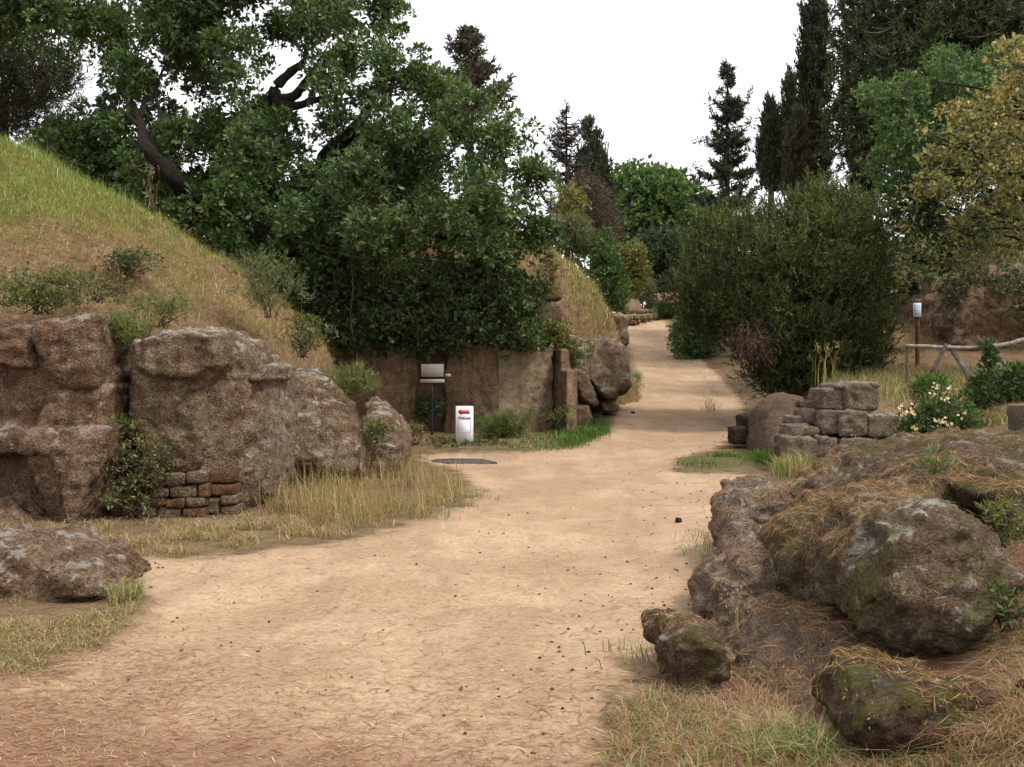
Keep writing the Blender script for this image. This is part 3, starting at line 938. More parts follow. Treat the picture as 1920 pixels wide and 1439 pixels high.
def masses(poly, Y0, T, nm, k, rm, rng, margin=14, holes=(), D=120, up=.35, **kw):
    """boughs: clumps set on the outer shells of larger rounded masses"""
    A = clump_centres(poly, Y0, T, nm, rng, margin, holes, D, **kw)
    i = np.repeat(np.arange(nm), k)
    R_ = rm * rng.uniform(.6, 1.3, nm)
    d = unit(rng.normal(size=(len(i), 3)) + [0, -.15, up])
    C = A[i] + d * [1, 1, .8] * (R_[i] * rng.uniform(.55, 1.0, len(i)))[:, None]
    px = C[:, 0] / C[:, 1] * F + CX
    py = CY + (H - C[:, 2]) / C[:, 1] * F
    ok = inside(poly, px, py) | (edge_dist(poly, px, py) < 10)
    for hx, hy, hr in holes:
        ok &= ((px - hx) ** 2 + (py - hy) ** 2) > (hr * rng.uniform(.9, 1.15, len(px))) ** 2
    return C[ok]

def rosettes(C, r, nros, lpr, L, asp, cols, rng, up=.35, var=.22, lit=.5, flat=1.0, droop=0.0):
    """leaf rosettes on the shells of clumps"""
    n = len(C)
    rr = r * rng.uniform(.65, 1.35, n)
    ct = rng.uniform(0, 1, n)
    k = np.repeat(np.arange(n), nros)
    d = unit(rng.normal(size=(len(k), 3)) + [0, 0, up])
    d[:, 2] *= flat
    pos = C[k] + d * (rr[k] * rng.uniform(.35, 1.0, len(k)) ** .6)[:, None]
    tt = .55 * ct[k] + .45 * rng.uniform(0, 1, len(k))
    k2 = np.repeat(np.arange(len(k)), lpr)
    ax = unit(d[k2] * .7 + rng.normal(size=(len(k2), 3)) * .75 + [0, 0, .12 - droop])
    col = pal(cols, np.clip(tt[k2] + rng.normal(0, .12, len(k2)), 0, 1), var, rng)
    LL = L * rng.uniform(.45, 1.3, len(k2))
    odd = rng.random(len(k2)) < .02
    col = np.where(odd[:, None], col * [2.2, 1.35, .9], col)
    p = pos[k2] + ax * (LL * .15)[:, None]
    leaves = leaf_geo(p, ax, LL, LL * asp * rng.uniform(.7, 1.25, len(k2)), col, rng=rng)
    # the twigs that carry the rosettes
    tw = pos - C[k]
    tl = np.linalg.norm(tw, axis=1)
    twc = np.array([[.075, .058, .042]]) * rng.uniform(.6, 1.4, (len(k), 1))
    twigs = needle_geo(C[k], tw / np.maximum(tl, 1e-6)[:, None], tl, .014 + .02 * (r > .5), twc, rng)
    return join([leaves, twigs])[0], np.concatenate([leaves[1], twigs[1] + len(leaves[0])]), np.concatenate([leaves[2], twigs[2]])

def sprays(C, r, nspr, nn, slen, L, Wd, cols, rng, up=.5, var=.25, spread=.7, axis=None):
    """feathery shoots: needles set along short twigs"""
    n = len(C)
    k = np.repeat(np.arange(n), nspr)
    ct = rng.uniform(0, 1, n)
    d = unit(rng.normal(size=(len(k), 3)) + [0, 0, up])
    pos = C[k] + d * (r * rng.uniform(.2, 1, len(k)))[:, None]
    ta = unit(d * .6 + [0, 0, up] + rng.normal(size=(len(k), 3)) * .35)
    tt = .5 * ct[k] + .5 * rng.uniform(0, 1, len(k))
    k2 = np.repeat(np.arange(len(k)), nn)
    s = rng.uniform(0, 1, len(k2))
    sl = slen * rng.uniform(.6, 1.3, len(k))
    p = pos[k2] + ta[k2] * (sl[k2] * s)[:, None]
    ax = unit(ta[k2] + rng.normal(size=(len(k2), 3)) * spread)
    col = pal(cols, np.clip(tt[k2] + .25 * (s - .5) + rng.normal(0, .1, len(k2)), 0, 1), var, rng)
    return needle_geo(p, ax, L * rng.uniform(.7, 1.3, len(k2)), Wd, col, rng)

def tube(pts, rad, seg=8, wob=.22, seed=1):
    pts = np.asarray(pts, float)
    # subdivide with a smooth curve
    t = np.linspace(0, len(pts) - 1, (len(pts) - 1) * 4 + 1)
    i = np.clip(t.astype(int), 0, len(pts) - 2)
    f = (t - i)[:, None]
    p0, p1, p2, p3 = pts[np.maximum(i - 1, 0)], pts[i], pts[i + 1], pts[np.minimum(i + 2, len(pts) - 1)]
    c = .5 * (2 * p1 + (p2 - p0) * f + (2 * p0 - 5 * p1 + 4 * p2 - p3) * f ** 2 + (3 * p1 - p0 - 3 * p2 + p3) * f ** 3)
    r = np.interp(t, np.arange(len(rad)), rad)
    tg = unit(np.gradient(c, axis=0))
    ref = np.where(np.abs(tg[:, 2:3]) > .9, [[1., 0, 0]], [[0, 0, 1.]])
    a = unit(np.cross(tg, ref))
    b = np.cross(tg, a)
    an = np.linspace(0, 2 * np.pi, seg, endpoint=False)
    ring = a[:, None] * np.cos(an)[None, :, None] + b[:, None] * np.sin(an)[None, :, None]
    base = c[:, None] + ring * r[:, None, None]
    w = 1 + wob * vnoise(base * (1.2 / max(np.mean(rad), .02)) * .5, seed)
    v = (c[:, None] + ring * (r[:, None] * w)[..., None]).reshape(-1, 3)
    m = len(c)
    idx = np.arange(m * seg).reshape(m, seg)
    q = np.stack([idx[:-1], np.roll(idx[:-1], -1, 1), np.roll(idx[1:], -1, 1), idx[1:]], -1).reshape(-1, 4)
    caps = np.concatenate([v, c[:1], c[-1:]])
    n0, n1 = m * seg, m * seg + 1
    tri = np.concatenate([np.stack([np.full(seg, n0), np.roll(idx[0], -1), idx[0]], -1), np.stack([np.full(seg, n1), idx[-1], np.roll(idx[-1], -1)], -1)])
    return caps, [q, tri]

def pxl(pts):
    return np.array([P(a, b, c) for a, b, c in pts])

def foliage(parent, name, geos, mat='leaf'):
    v, f, c = join(geos) if isinstance(geos, list) else geos
    o = put(name, v, f, M[mat], parent=parent, col=c)
    if name in ('seed_head', 'blossom', 'stem', 'foliage'):
        o['kind'] = 'stuff'
    return o

def wood(parent, name, tubes, mat='bark'):
    v, f = join([tube(*t) for t in tubes])
    return put(name, v, f, M[mat], parent=parent, smooth_=True)

def base_at(px, Y):
    x = wx(px, Y)
    return np.array([x, Y, float(top_z(np.array(x), np.array(Y)))])

# palettes (linear albedo)
OAK = [(0.0296, 0.0502, 0.0157), (0.0474, 0.083, 0.0235), (0.0771, 0.1289, 0.038), (0.1235, 0.1802, 0.0581)]
IVY = [(0.025, 0.045, 0.015), (0.045, 0.0775, 0.0225), (0.0775, 0.1225, 0.035)]
HEATH = [(.026, .034, .010), (.045, .058, .015), (.08, .097, .023), (.135, .148, .036)]
PINE = [(0.039, 0.039, 0.0208), (0.0442, 0.0598, 0.0221), (0.0598, 0.091, 0.0286)]
CYP = [(0.0264, 0.036, 0.018), (0.0408, 0.0552, 0.024), (0.06, 0.0792, 0.0312)]
BROAD = [(0.042, 0.0784, 0.0252), (0.07, 0.1288, 0.0392), (0.119, 0.189, 0.0588)]
ORANGE = [(.10, .125, .036), (.18, .175, .055), (.265, .21, .08), (.35, .265, .12)]
FARG = [(0.0391, 0.0713, 0.023), (0.069, 0.1242, 0.0322), (0.115, 0.184, 0.0483)]
DRYC = [(.06, .045, .035), (.085, .062, .045), (.12, .085, .055)]
YELG = [(.09, .10, .025), (.15, .15, .04), (.22, .20, .055)]

# evergreen oak over the wall ----------------------------------------------------
g = np.random.default_rng(11)
oak = empty("oak_tree", base_at(560, 27.0), "huge spreading evergreen oak with dark bent limbs overhanging the cut wall", "tree")
OAKP = [(-150, -160), (720, -160), (700, 0), (765, 14), (812, 45), (828, 85), (800, 118), (850, 118), (885, 150), (955, 152), (962, 205), (1008, 225), (1014, 300),
        (1020, 390), (1036, 470), (1024, 530), (985, 545), (900, 530), (800, 510), (700, 500), (600, 520), (540, 560), (470, 540), (400, 500), (340, 460), (260, 410), (200, 370), (140, 320),
        (70, 285), (80, 230), (122, 190), (140, 125), (60, 100), (-150, 95)]
HOLES = [(165, 150, 30), (170, 190, 26), (180, 215, 14), (300, 78, 11), (272, 112, 9), (315, 188, 9), (340, 200, 7), (425, 172, 16), (415, 205, 14), (490, 165, 22), (545, 172, 22), (560, 125, 17), (520, 135, 9), (545, 210, 16),
         (560, 225, 10), (462, 128, 7), (615, 272, 10), (232, 218, 12), (245, 200, 8), (690, 55, 5), (785, 62, 15), (815, 128, 12)]
HB = [(a_, b_, c_ + (5 if a_ > 440 else 0)) for a_, b_, c_ in HOLES]
C = np.concatenate([masses(OAKP, 23.4, 2.6, 175, 13, .62, g, 16, HB, D=150, ytilt=-.004), clump_centres(OAKP, 24.4, 1.7, 430, g, 6, HB, D=150, ytilt=-.004),
                    clump_centres([(20, 262), (90, 240), (180, 268), (300, 300), (420, 360), (560, 420), (620, 560), (560, 600), (420, 520), (250, 420), (100, 320)], 24.0, 1.3, 230, g, 2, D=60),
                    clump_centres([(300, 330), (420, 390), (470, 470), (400, 480), (320, 420)], 24.6, .6, 60, g, 1, D=40)])
pxc, pyc = C[:, 0] / C[:, 1] * F + CX, CY + (H - C[:, 2]) / C[:, 1] * F
def near_line(pts, w):
    d_ = np.full(len(C), 1e9)
    for (ax_, ay_), (bx_, by_) in zip(pts[:-1], pts[1:]):
        t_ = np.clip(((pxc - ax_) * (bx_ - ax_) + (pyc - ay_) * (by_ - ay_)) / ((bx_ - ax_) ** 2 + (by_ - ay_) ** 2), 0, 1)
        d_ = np.minimum(d_, np.hypot(pxc - ax_ - t_ * (bx_ - ax_), pyc - ay_ - t_ * (by_ - ay_)))
    return d_ < w
C = C[~((near_line([(272, 272), (300, 305), (335, 345), (375, 395)], 12) & (C[:, 1] < 21.6)) | (near_line([(440, 235), (512, 187), (575, 170)], 15) & (C[:, 1] < 23.6)) | (near_line([(620, 300), (660, 250)], 18) & (C[:, 1] < 24)))]
geo = rosettes(C, .28, 14, 7, .14, .42, OAK, g, up=.55, var=.2)
crown = foliage(oak, "crown", [geo], 'leaf_glossy')
# outer sunlit shoots along the right side of the crown
wood(oak, "trunk", [(pxl([(470, 470, 26.2), (430, 425, 24.4), (380, 395, 22.6), (335, 345, 21.2), (300, 305, 20.9), (272, 272, 20.8), (262, 225, 21.6), (240, 180, 22.4)]), [.34, .29, .23, .19, .16, .13, .09, .05], 10)])
wood(oak, "branch", [(pxl([(300, 305, 20.9), (285, 262, 21), (300, 220, 21.6), (292, 170, 22.2), (310, 120, 22.8)]), [.07, .06, .05, .035, .02]), (pxl([(266, 240, 21.4), (235, 215, 21.6), (205, 205, 21.8), (170, 195, 22)]), [.07, .05, .035, .012]), (pxl([(262, 225, 21.6), (275, 160, 22.4), (255, 110, 23)]), [.07, .05, .02]), (pxl([(220, 210, 21.7), (200, 180, 22), (185, 150, 22.2)]), [.03, .02, .01])])
wood(oak, "limb", [(pxl([(600, 445, 27.0), (560, 400, 26), (520, 360, 25), (470, 330, 24.5), (430, 270, 24), (440, 235, 23.4), (470, 210, 23.2), (512, 185, 23.0)]), [.36, .3, .25, .2, .17, .16, .14, .12], 10),
                   (pxl([(512, 185, 23.0), (520, 160, 23.0), (545, 135, 23.1), (570, 115, 23.2), (575, 80, 23.4)]), [.15, .12, .1, .08, .04]),
                   (pxl([(512, 187, 23.0), (550, 182, 22.9), (565, 165, 22.8), (578, 145, 22.8), (600, 120, 22.8)]), [.13, .11, .1, .08, .04]),
                   (pxl([(515, 190, 23.0), (545, 200, 22.8), (580, 192, 22.7), (620, 180, 22.7)]), [.12, .1, .08, .04])])
wood(oak, "limb", [(pxl([(600, 445, 27.0), (620, 380, 25.5), (600, 350, 24.6), (615, 300, 24), (640, 265, 23.6), (670, 235, 23.5), (700, 190, 23.5)]), [.4, .34, .28, .24, .2, .15, .06], 10),
                   (pxl([(600, 352, 24.6), (540, 352, 24.2), (480, 385, 23.8), (430, 400, 23.5)]), [.22, .2, .16, .08])])
wood(oak, "limb", [(pxl([(640, 440, 26.5), (700, 330, 24.5), (760, 370, 23.6), (800, 425, 22.9), (830, 442, 22.6), (890, 440, 22.4)]), [.3, .24, .2, .12, .08, .03]),
                   (pxl([(640, 440, 26.5), (560, 420, 25), (470, 270, 24), (430, 262, 23.6), (400, 275, 23.4)]), [.2, .18, .13, .1, .05]),
                   (pxl([(860, 390, 22.6), (850, 420, 22.4), (875, 440, 22.3)]), [.02, .02, .01])])

# shaded climbing growth hanging over the wall
g = np.random.default_rng(12)
ivy = empty("ivy", P(800, 655, 22.4), "dark ivy and brambles hanging from the oak over the top of the cut wall", "ivy")
IVYP = [(380, 440), (480, 455), (600, 480), (700, 480), (850, 500), (1000, 520), (1022, 560), (1015, 640), (985, 658), (960, 640), (930, 672), (900, 640), (860, 660), (845, 690), (820, 655), (760, 668), (735, 650), (690, 662), (640, 668), (600, 650), (570, 600), (545, 560), (520, 500), (430, 490)]
C = clump_centres(IVYP, 22.35, .75, 520, g, 6, [(700, 575, 16), (640, 585, 15), (860, 570, 14), (920, 600, 8), (750, 590, 12), (800, 605, 14), (720, 640, 8), (610, 605, 12), (930, 570, 10)], D=60, ytilt=.001)
foliage(ivy, "foliage", [rosettes(C, .26, 11, 6, .105, .58, IVY, g, up=.3, droop=.15)], 'leaf')
wood(ivy, "vine", [(pxl([(662, 430, 21.6), (658, 480, 21.5), (662, 540, 21.45), (657, 590, 21.45), (662, 630, 21.5), (667, 650, 21.6)]), [.018, .016, .016, .014, .012, .006], 6)], 'bark_pale')

# dark crown at the far left behind the mound
def crown_tree(name, label, poly, Y0, T, nc, kind, cols, seed, trunk=None, mat='leaf', cat='tree', margin=8, D=60, holes=(), base=None, extra=None, **k):
    gg = np.random.default_rng(seed)
    m = np.asarray(poly, float)
    b = base_at(base if base is not None else m[:, 0].mean(), Y0)
    e = empty(name, b, label, cat)
    C = clump_centres(poly, Y0, T, nc, gg, margin, holes, D)
    ge = [rosettes(C, cols=cols, rng=gg, **k) if kind == 'leaf' else sprays(C, cols=cols, rng=gg, **k)]
    if extra is not None:
        ge += extra(gg)
    foliage(e, "crown", ge, mat)
    if trunk:
        wood(e, "trunk", [([np.array(b) - [0, 0, .3]] + [P(*p) for p in t[0]], t[1]) if ii == 0 else (pxl(t[0]), t[1]) for ii, t in enumerate(trunk)])
    return e
crown_tree("pine_tree", "dim brownish pine crown hanging behind the mound crest at the upper left", [(-160, 60), (60, 95), (140, 120), (152, 150), (135, 190), (100, 225), (60, 262), (-160, 265)], 30, 2.5, 300, 'needle',
           [(.028, .026, .014), (.040, .040, .018), (.055, .060, .022)], 21, [([(0, 200, 30)], [.3, .2])], 'needle', D=80, r=.6, nspr=16, nn=12, slen=.4, L=.16, Wd=.03)

# conifers behind
def conifer(name, label, px, Y, ytop, ybase, prof, cols, seed, nbr=150, nn=60, L=.22, Wd=.05, upturn=.35, droop=-.1, bare=0.0, lean=0, trunk_r=.25, limbs=(), dens=1.0, mat='needle', bark='bark'):
    gg = np.random.default_rng(seed)
    b = base_at(px, Y)
    top = P(px + lean, ytop, Y)
    e = empty(name, b, label, "tree")
    zb = float(P(px, ybase, Y)[2])
    ge, tb = [], [([np.array(b) - [0, 0, .3], (b + top) / 2 + [gg.normal(0, .05), 0, 0], top], [trunk_r, trunk_r * .6, .02], 8)]
    hs = gg.uniform(0, 1, nbr) ** .9
    for h in hs:
        z = zb + (top[2] - zb) * h
        o = np.array([b[0] + (top[0] - b[0]) * h, b[1], z])
        az = gg.uniform(0, 2 * np.pi)
        ln = prof(h) * gg.uniform(.55, 1.15)
        d = np.array([math.cos(az), math.sin(az), 0])
        pts = [o, o + d * ln * .5 + [0, 0, droop * ln], o + d * ln + [0, 0, droop * ln + upturn * ln * gg.uniform(.5, 1.3)]]
        tb.append((pts, [.035 + .02 * (1 - h), .025, .008], 4))
        if gg.random() < bare:
            continue
        m = max(6, int(nn * ln * dens))
        s = gg.uniform(.1, 1, m) ** .8
        pp = np.array(pts)
        p = np.where((s < .5)[:, None], pp[0] + (pp[1] - pp[0]) * (s * 2)[:, None], pp[1] + (pp[2] - pp[1]) * (s * 2 - 1)[:, None])
        p = p + gg.normal(0, .09, (m, 3)) * (1.25 - s)[:, None]
        ax = unit(d * .6 + gg.normal(size=(m, 3)) * .7 + [0, 0, .25])
        ge.append(leaf_geo(p, ax, L * gg.uniform(.6, 1.4, m), Wd, pal(cols, gg.uniform(0, 1, m), .25, gg), rng=gg))
    for pts, n in limbs:
        pp = pxl(pts)
        tb.append((pp, np.linspace(.05, .012, len(pp)), 5))
        s = gg.uniform(.15, 1, n) * (len(pp) - 1)
        i = np.minimum(s.astype(int), len(pp) - 2)
        p = pp[i] + (pp[i + 1] - pp[i]) * (s - i)[:, None] + gg.normal(0, .11, (n, 3))
        ge.append(leaf_geo(p, unit(gg.normal(size=(n, 3)) + [0, 0, .5]), L * gg.uniform(.6, 1.4, n), Wd, pal(cols, gg.uniform(0, 1, n), .25, gg), rng=gg))
    foliage(e, "crown", ge, mat)
    wood(e, "trunk", tb, bark)
    return e
SPR = [(.030, .040, .026), (.045, .060, .034), (.070, .085, .045)]
conifer("spruce_tree", "lone ragged dark spruce standing against the white sky over the path", 1364, 62, 120, 402,
        lambda h: 1.95 * (1 - h) ** .85 * (.82 + .22 * math.sin(h * 30)) + .2, SPR, 31, nbr=105, nn=120, L=.34, Wd=.085, limbs=[
            ([(1358, 268, 62), (1330, 262, 62), (1305, 266, 62)], 90), ([(1350, 225, 62), (1335, 215, 62), (1329, 182, 62)], 70), ([(1375, 205, 62), (1398, 195, 62), (1407, 164, 62)], 90),
            ([(1350, 330, 62), (1318, 335, 62), (1304, 305, 62)], 90), ([(1350, 345, 62), (1315, 350, 62), (1298, 330, 62)], 90), ([(1372, 345, 62), (1405, 335, 62), (1418, 318, 62)], 80), ([(1372, 240, 62), (1400, 235, 62), (1416, 222, 62)], 60), ([(1372, 290, 62), (1400, 282, 62), (1414, 286, 62)], 60)])
conifer("fir_tree", "brownish top of a fir rising behind the oak's right shoulder", 880, 38, 55, 240, lambda h: 1.9 * (1 - h) ** .7 + .15, [(.055, .045, .034), (.075, .062, .045), (.085, .08, .05)], 32, nbr=110, nn=90, L=.24, Wd=.06)
conifer("dead_fir", "half dead fir with a bare grey leader and twigs, nearest the oak", 1062, 46, 195, 440, lambda h: 1.9 * (1 - h) ** .85 + .18, [(.055, .045, .045), (.075, .06, .055), (.045, .05, .04)], 33, nbr=150, nn=70, L=.22, Wd=.05, bare=.45, upturn=.5, trunk_r=.16)

def cypress(name, label, px, Y, w, ytop, ybase, seed, nc, cols=CYP, lean=0):
    poly = [(px - w * .1 + lean, ytop), (px + w * .1 + lean, ytop + 4), (px + w * .36, ytop + (ybase - ytop) * .3), (px + w * .5, ytop + (ybase - ytop) * .62), (px + w * .45, ybase), (px - w * .45, ybase), (px - w * .5, ytop + (ybase - ytop) * .62), (px - w * .36, ytop + (ybase - ytop) * .3)]
    s = Y / F
    return crown_tree(name, label, poly, Y, w * .5 * s, nc, 'needle', cols, seed, [([(px, (ytop + ybase) / 2, Y)], [.28, .1])], 'needle', margin=3, D=w * .5, base=px,
                      r=.28, nspr=7, nn=12, slen=.5, L=.24, Wd=.075, up=1.6, spread=.35)
cypress("cypress_tree", "dark cypress just right of the half dead fir, left of the path", 1112, 49, 70, 240, 470, 41, 260, lean=-8)
cypress("cypress_tree", "tallest narrow cypress, its tip beyond the photo's top edge", 1527, 50, 62, -120, 360, 42, 420, cols=[(.026, .024, .017), (.036, .040, .022), (.048, .058, .027)])
cypress("cypress_tree", "shortest pointed cypress, leftmost of the group right of the spruce", 1446, 52, 46, 194, 370, 43, 260)
cypress("cypress_tree", "middling pointed cypress between the shortest and the tallest one", 1482, 53, 44, 146, 370, 44, 300)
cypress("cypress_tree", "brown-tinged cypress low against the tallest one's left side", 1497, 49, 50, 215, 380, 45, 240, cols=[(.05, .042, .025), (.07, .058, .034), (.05, .06, .027)])
cypress("cypress_tree", "dark cypress at the upper right corner behind the orange tree", 1900, 40, 110, -130, 300, 46, 230)
cypress("cypress_tree", "small dark cypress by the sky gap under the big pine", 1622, 48, 50, 210, 380, 47, 240)

# broadleaf trees
crown_tree("broadleaf_tree", "round bright green tree closing the view at the path's far end", [(1130, 420), (1140, 335), (1160, 322), (1230, 320), (1285, 340), (1325, 372), (1345, 430), (1330, 560), (1140, 560)], 88, 5, 620, 'leaf', FARG, 51,
           [([(1235, 500, 88)], [.5, .3])], D=70, r=1.15, nros=15, lpr=6, L=.44, asp=.55, up=.7, base=1235)
crown_tree("broadleaf_tree", "darker tree standing lower in front of the round bright green one", [(1195, 470), (1230, 440), (1300, 445), (1330, 500), (1320, 580), (1210, 575)], 75, 3, 260, 'leaf', [(.02, .036, .018), (.034, .058, .024), (.05, .08, .03)], 52,
           [([(1260, 540, 75)], [.4, .2])], D=50, r=.9, nros=16, lpr=6, L=.36, asp=.5, base=1260)
crown_tree("dry_tree", "brown withered tree between the half dead fir and the round green tree", [(1075, 350), (1110, 335), (1145, 380), (1160, 430), (1150, 480), (1100, 470), (1060, 430)], 45, 1.6, 230, 'needle', DRYC, 53,
           [([(1110, 420, 45)], [.18, .06])], 'needle', D=40, r=.5, nspr=9, nn=9, slen=.45, L=.16, Wd=.03)
crown_tree("young_tree", "thin yellow-green tree in front of the withered brown one", [(1035, 400), (1050, 355), (1080, 345), (1100, 380), (1095, 450), (1045, 460)], 43, 1.0, 80, 'leaf', YELG, 54,
           [([(1075, 400, 43)], [.1, .03])], D=30, r=.42, nros=10, lpr=5, L=.16, asp=.5)
crown_tree("bush", "bright green bush at the brow of the second mound, right of its grass", [(1110, 500), (1122, 445), (1140, 440), (1160, 490), (1172, 540), (1168, 590), (1150, 595), (1130, 560)], 38.5, .8, 150, 'leaf', FARG, 55, D=25, r=.36, nros=14, lpr=6, L=.15, asp=.4, up=.9, cat='bush')
crown_tree("bush", "feathery grey-green bush on the second mound's skyline", [(1035, 470), (1045, 430), (1080, 425), (1110, 450), (1118, 500), (1085, 495)], 39, .8, 100, 'needle', [(.08, .09, .045), (.11, .125, .06), (.16, .16, .075)], 56, D=25, r=.4, nspr=10, nn=10, slen=.45, L=.2, Wd=.03, up=1.2, cat='bush')
crown_tree("bush", "yellowish bush beyond the second mound, beside the dark trees", [(1155, 475), (1175, 452), (1205, 470), (1212, 520), (1200, 560), (1165, 555)], 56, 1.0, 120, 'leaf', YELG, 57, D=25, r=.45, nros=11, lpr=5, L=.2, asp=.5, cat='bush')
crown_tree("bush", "small pale bush left of the oleander at the top of the path", [(1190, 545), (1205, 530), (1226, 535), (1228, 570), (1195, 572)], 68, .6, 50, 'needle', [(.08, .085, .05), (.13, .13, .075)], 58, D=15, r=.4, nspr=10, nn=9, slen=.5, L=.25, Wd=.035, up=1, cat='bush')
gg_ = None
ole = crown_tree("oleander_bush", "green oleander bush with pink flowers at the top of the path", [(1222, 585), (1235, 560), (1255, 553), (1275, 565), (1278, 600), (1235, 602)], 64, .9, 110, 'leaf', BROAD, 59, D=20, r=.4, nros=13, lpr=6, L=.22, asp=.28, up=.8, cat='bush')
g = np.random.default_rng(60)
x, y = g.uniform(1236, 1275, 26), g.uniform(551, 568, 26)
fc = P(x, y, 63.2 + g.uniform(-.3, .3, 26))
k = np.repeat(np.arange(26), 9)
foliage(ole, "blossom", [leaf_geo(fc[k] + g.normal(0, .06, (len(k), 3)), rdir(len(k), g), .14, .12, pal([(.55, .22, .22), (.7, .42, .4)], g.uniform(0, 1, len(k)), .1, g), rng=g)])
crown_tree("bush", "round dark green bush on the right edge of the uphill path", [(1258, 645), (1264, 602), (1290, 588), (1330, 590), (1345, 640), (1340, 668), (1300, 672), (1266, 668)], 46, 1.1, 190, 'leaf', BROAD, 61, D=30, r=.36, nros=14, lpr=6, L=.15, asp=.42, cat='bush')

# large pine at the upper right: dark underside with branches
g = np.random.default_rng(62)
PINEP = [(1572, -110), (1572, 60), (1574, 200), (1558, 240), (1550, 290), (1600, 318), (1660, 300), (1700, 330), (1800, 330), (1940, 300), (2000, 200), (2000, -110)]
pine = empty("pine_tree", base_at(1720, 42.0), "big dark pine filling the upper right with bare branches under its crown", "tree")
C = np.concatenate([clump_centres(PINEP, 41.5, 3.2, 900, g, 10, [(1583, 320, 14)], D=130), clump_centres(PINEP, 45, 1.5, 300, g, 6, [(1583, 320, 14)], D=130)])
C = C[C[:, 2] < 21]
foliage(pine, "crown", [sprays(C, .7, 10, 12, .5, .28, .072, PINE, g, up=.3, spread=.8)], 'needle')
tb = [(np.concatenate([[base_at(1720, 42.0) - [0, 0, .4]], pxl([(1725, 330, 42), (1740, 100, 42), (1750, -200, 42)])]), [.55, .45, .35, .2], 10)]
for i in range(22):
    z0 = g.uniform(20, 300)
    s_ = g.choice([-1, 1])
    ln = g.uniform(50, 150)
    dp = g.uniform(-4.2, -2.0)
    rise = g.uniform(-60, 20)
    tb.append((pxl([(1732, z0 + 30, 42), (1732 + s_ * ln * .4, z0 + rise * .2 + g.uniform(-5, 18), 42 + dp * .6), (1732 + s_ * ln * .8, z0 + rise * .6 + g.uniform(-12, 12), 42 + dp), (1732 + s_ * ln * 1.1, z0 + rise + g.uniform(-20, 15), 42 + dp * 1.2)]), [.10, .06, .035, .012], 5))
wood(pine, "trunk", tb, 'bark_pale')

# broadleaf in front of the pine
g = np.random.default_rng(63)
crown_tree("broadleaf_tree", "fresh green broadleaf tree between the dark pine and the orange-tinged tree", [(1600, 190), (1612, 165), (1660, 172), (1690, 145), (1720, 150), (1745, 125), (1765, 100), (1800, 115), (1850, 100), (2000, 90), (2000, 330), (1720, 400), (1640, 395), (1628, 320), (1640, 260), (1655, 215)], 31, 2.0, 470, 'leaf', BROAD, 64,
           [([(1720, 420, 31), (1740, 300, 31)], [.25, .2, .1])], D=70, r=.42, nros=17, lpr=6, L=.15, asp=.5, up=.55, base=1720)
crown_tree("bush", "dark undergrowth under the fresh green tree, behind the notice", [(1630, 390), (1700, 370), (1800, 400), (1900, 430), (1900, 520), (1780, 545), (1720, 590), (1660, 560)], 30.5, 1.0, 180, 'leaf', [(.02, .034, .012), (.036, .058, .018), (.06, .085, .026)], 68, D=40, r=.4, nros=14, lpr=6, L=.15, asp=.5, cat='bush')
# orange-tinged tree
g = np.random.default_rng(65)
ORP = [(1662, 452), (1690, 420), (1690, 385), (1720, 340), (1725, 300), (1745, 240), (1765, 200), (1790, 180), (1860, 160), (1880, 85), (1960, 70), (2100, 60), (2100, 480), (1900, 500), (1850, 500), (1790, 520), (1735, 540), (1700, 545), (1690, 500), (1668, 480)]
ot = empty("autumn_tree", base_at(1990, 22.5), "tree with orange and yellow-green autumn leaves leaning in from the right edge", "tree")
C = clump_centres(ORP, 21.8, 1.6, 460, g, 3, [(1745, 265, 16), (1740, 420, 26), (1760, 450, 20), (1700, 470, 10), (1800, 300, 14), (1850, 440, 16), (1790, 235, 12)], D=90)
warm = np.clip((C[:, 2] - 3.9) / 3.2 + g.normal(0, .22, len(C)), 0, 1)
hi, lo = C[warm > .45], C[warm <= .45]
foliage(ot, "crown", [rosettes(hi, .36, 11, 4, .105, .55, ORANGE, g, up=.4, flat=.45, var=.3), rosettes(lo, .36, 9, 4, .105, .55, [(.05, .075, .022), (.095, .12, .034), (.16, .17, .05), (.24, .21, .07)], g, up=.4, flat=.45, var=.32)], 'leaf')
tb = [(np.concatenate([[base_at(1990, 22.5) - [0, 0, .3]], pxl([(1985, 480, 22.4), (1960, 330, 22.2), (1950, 150, 22)])]), [.2, .16, .12, .05], 8)]
for i in range(22):
    y0 = g.uniform(150, 470)
    x1 = g.uniform(1690, 1880)
    d = g.uniform(-1.2, 1)
    tb.append((pxl([(1965, y0 + 20, 22.2), ((1965 + x1) / 2, y0 - 5 + g.uniform(-15, 15), 22.1 + d * .5), (x1, y0 + g.uniform(-40, 30), 21.9 + d)]), [.05, .03, .008], 5))
wood(ot, "trunk", tb)

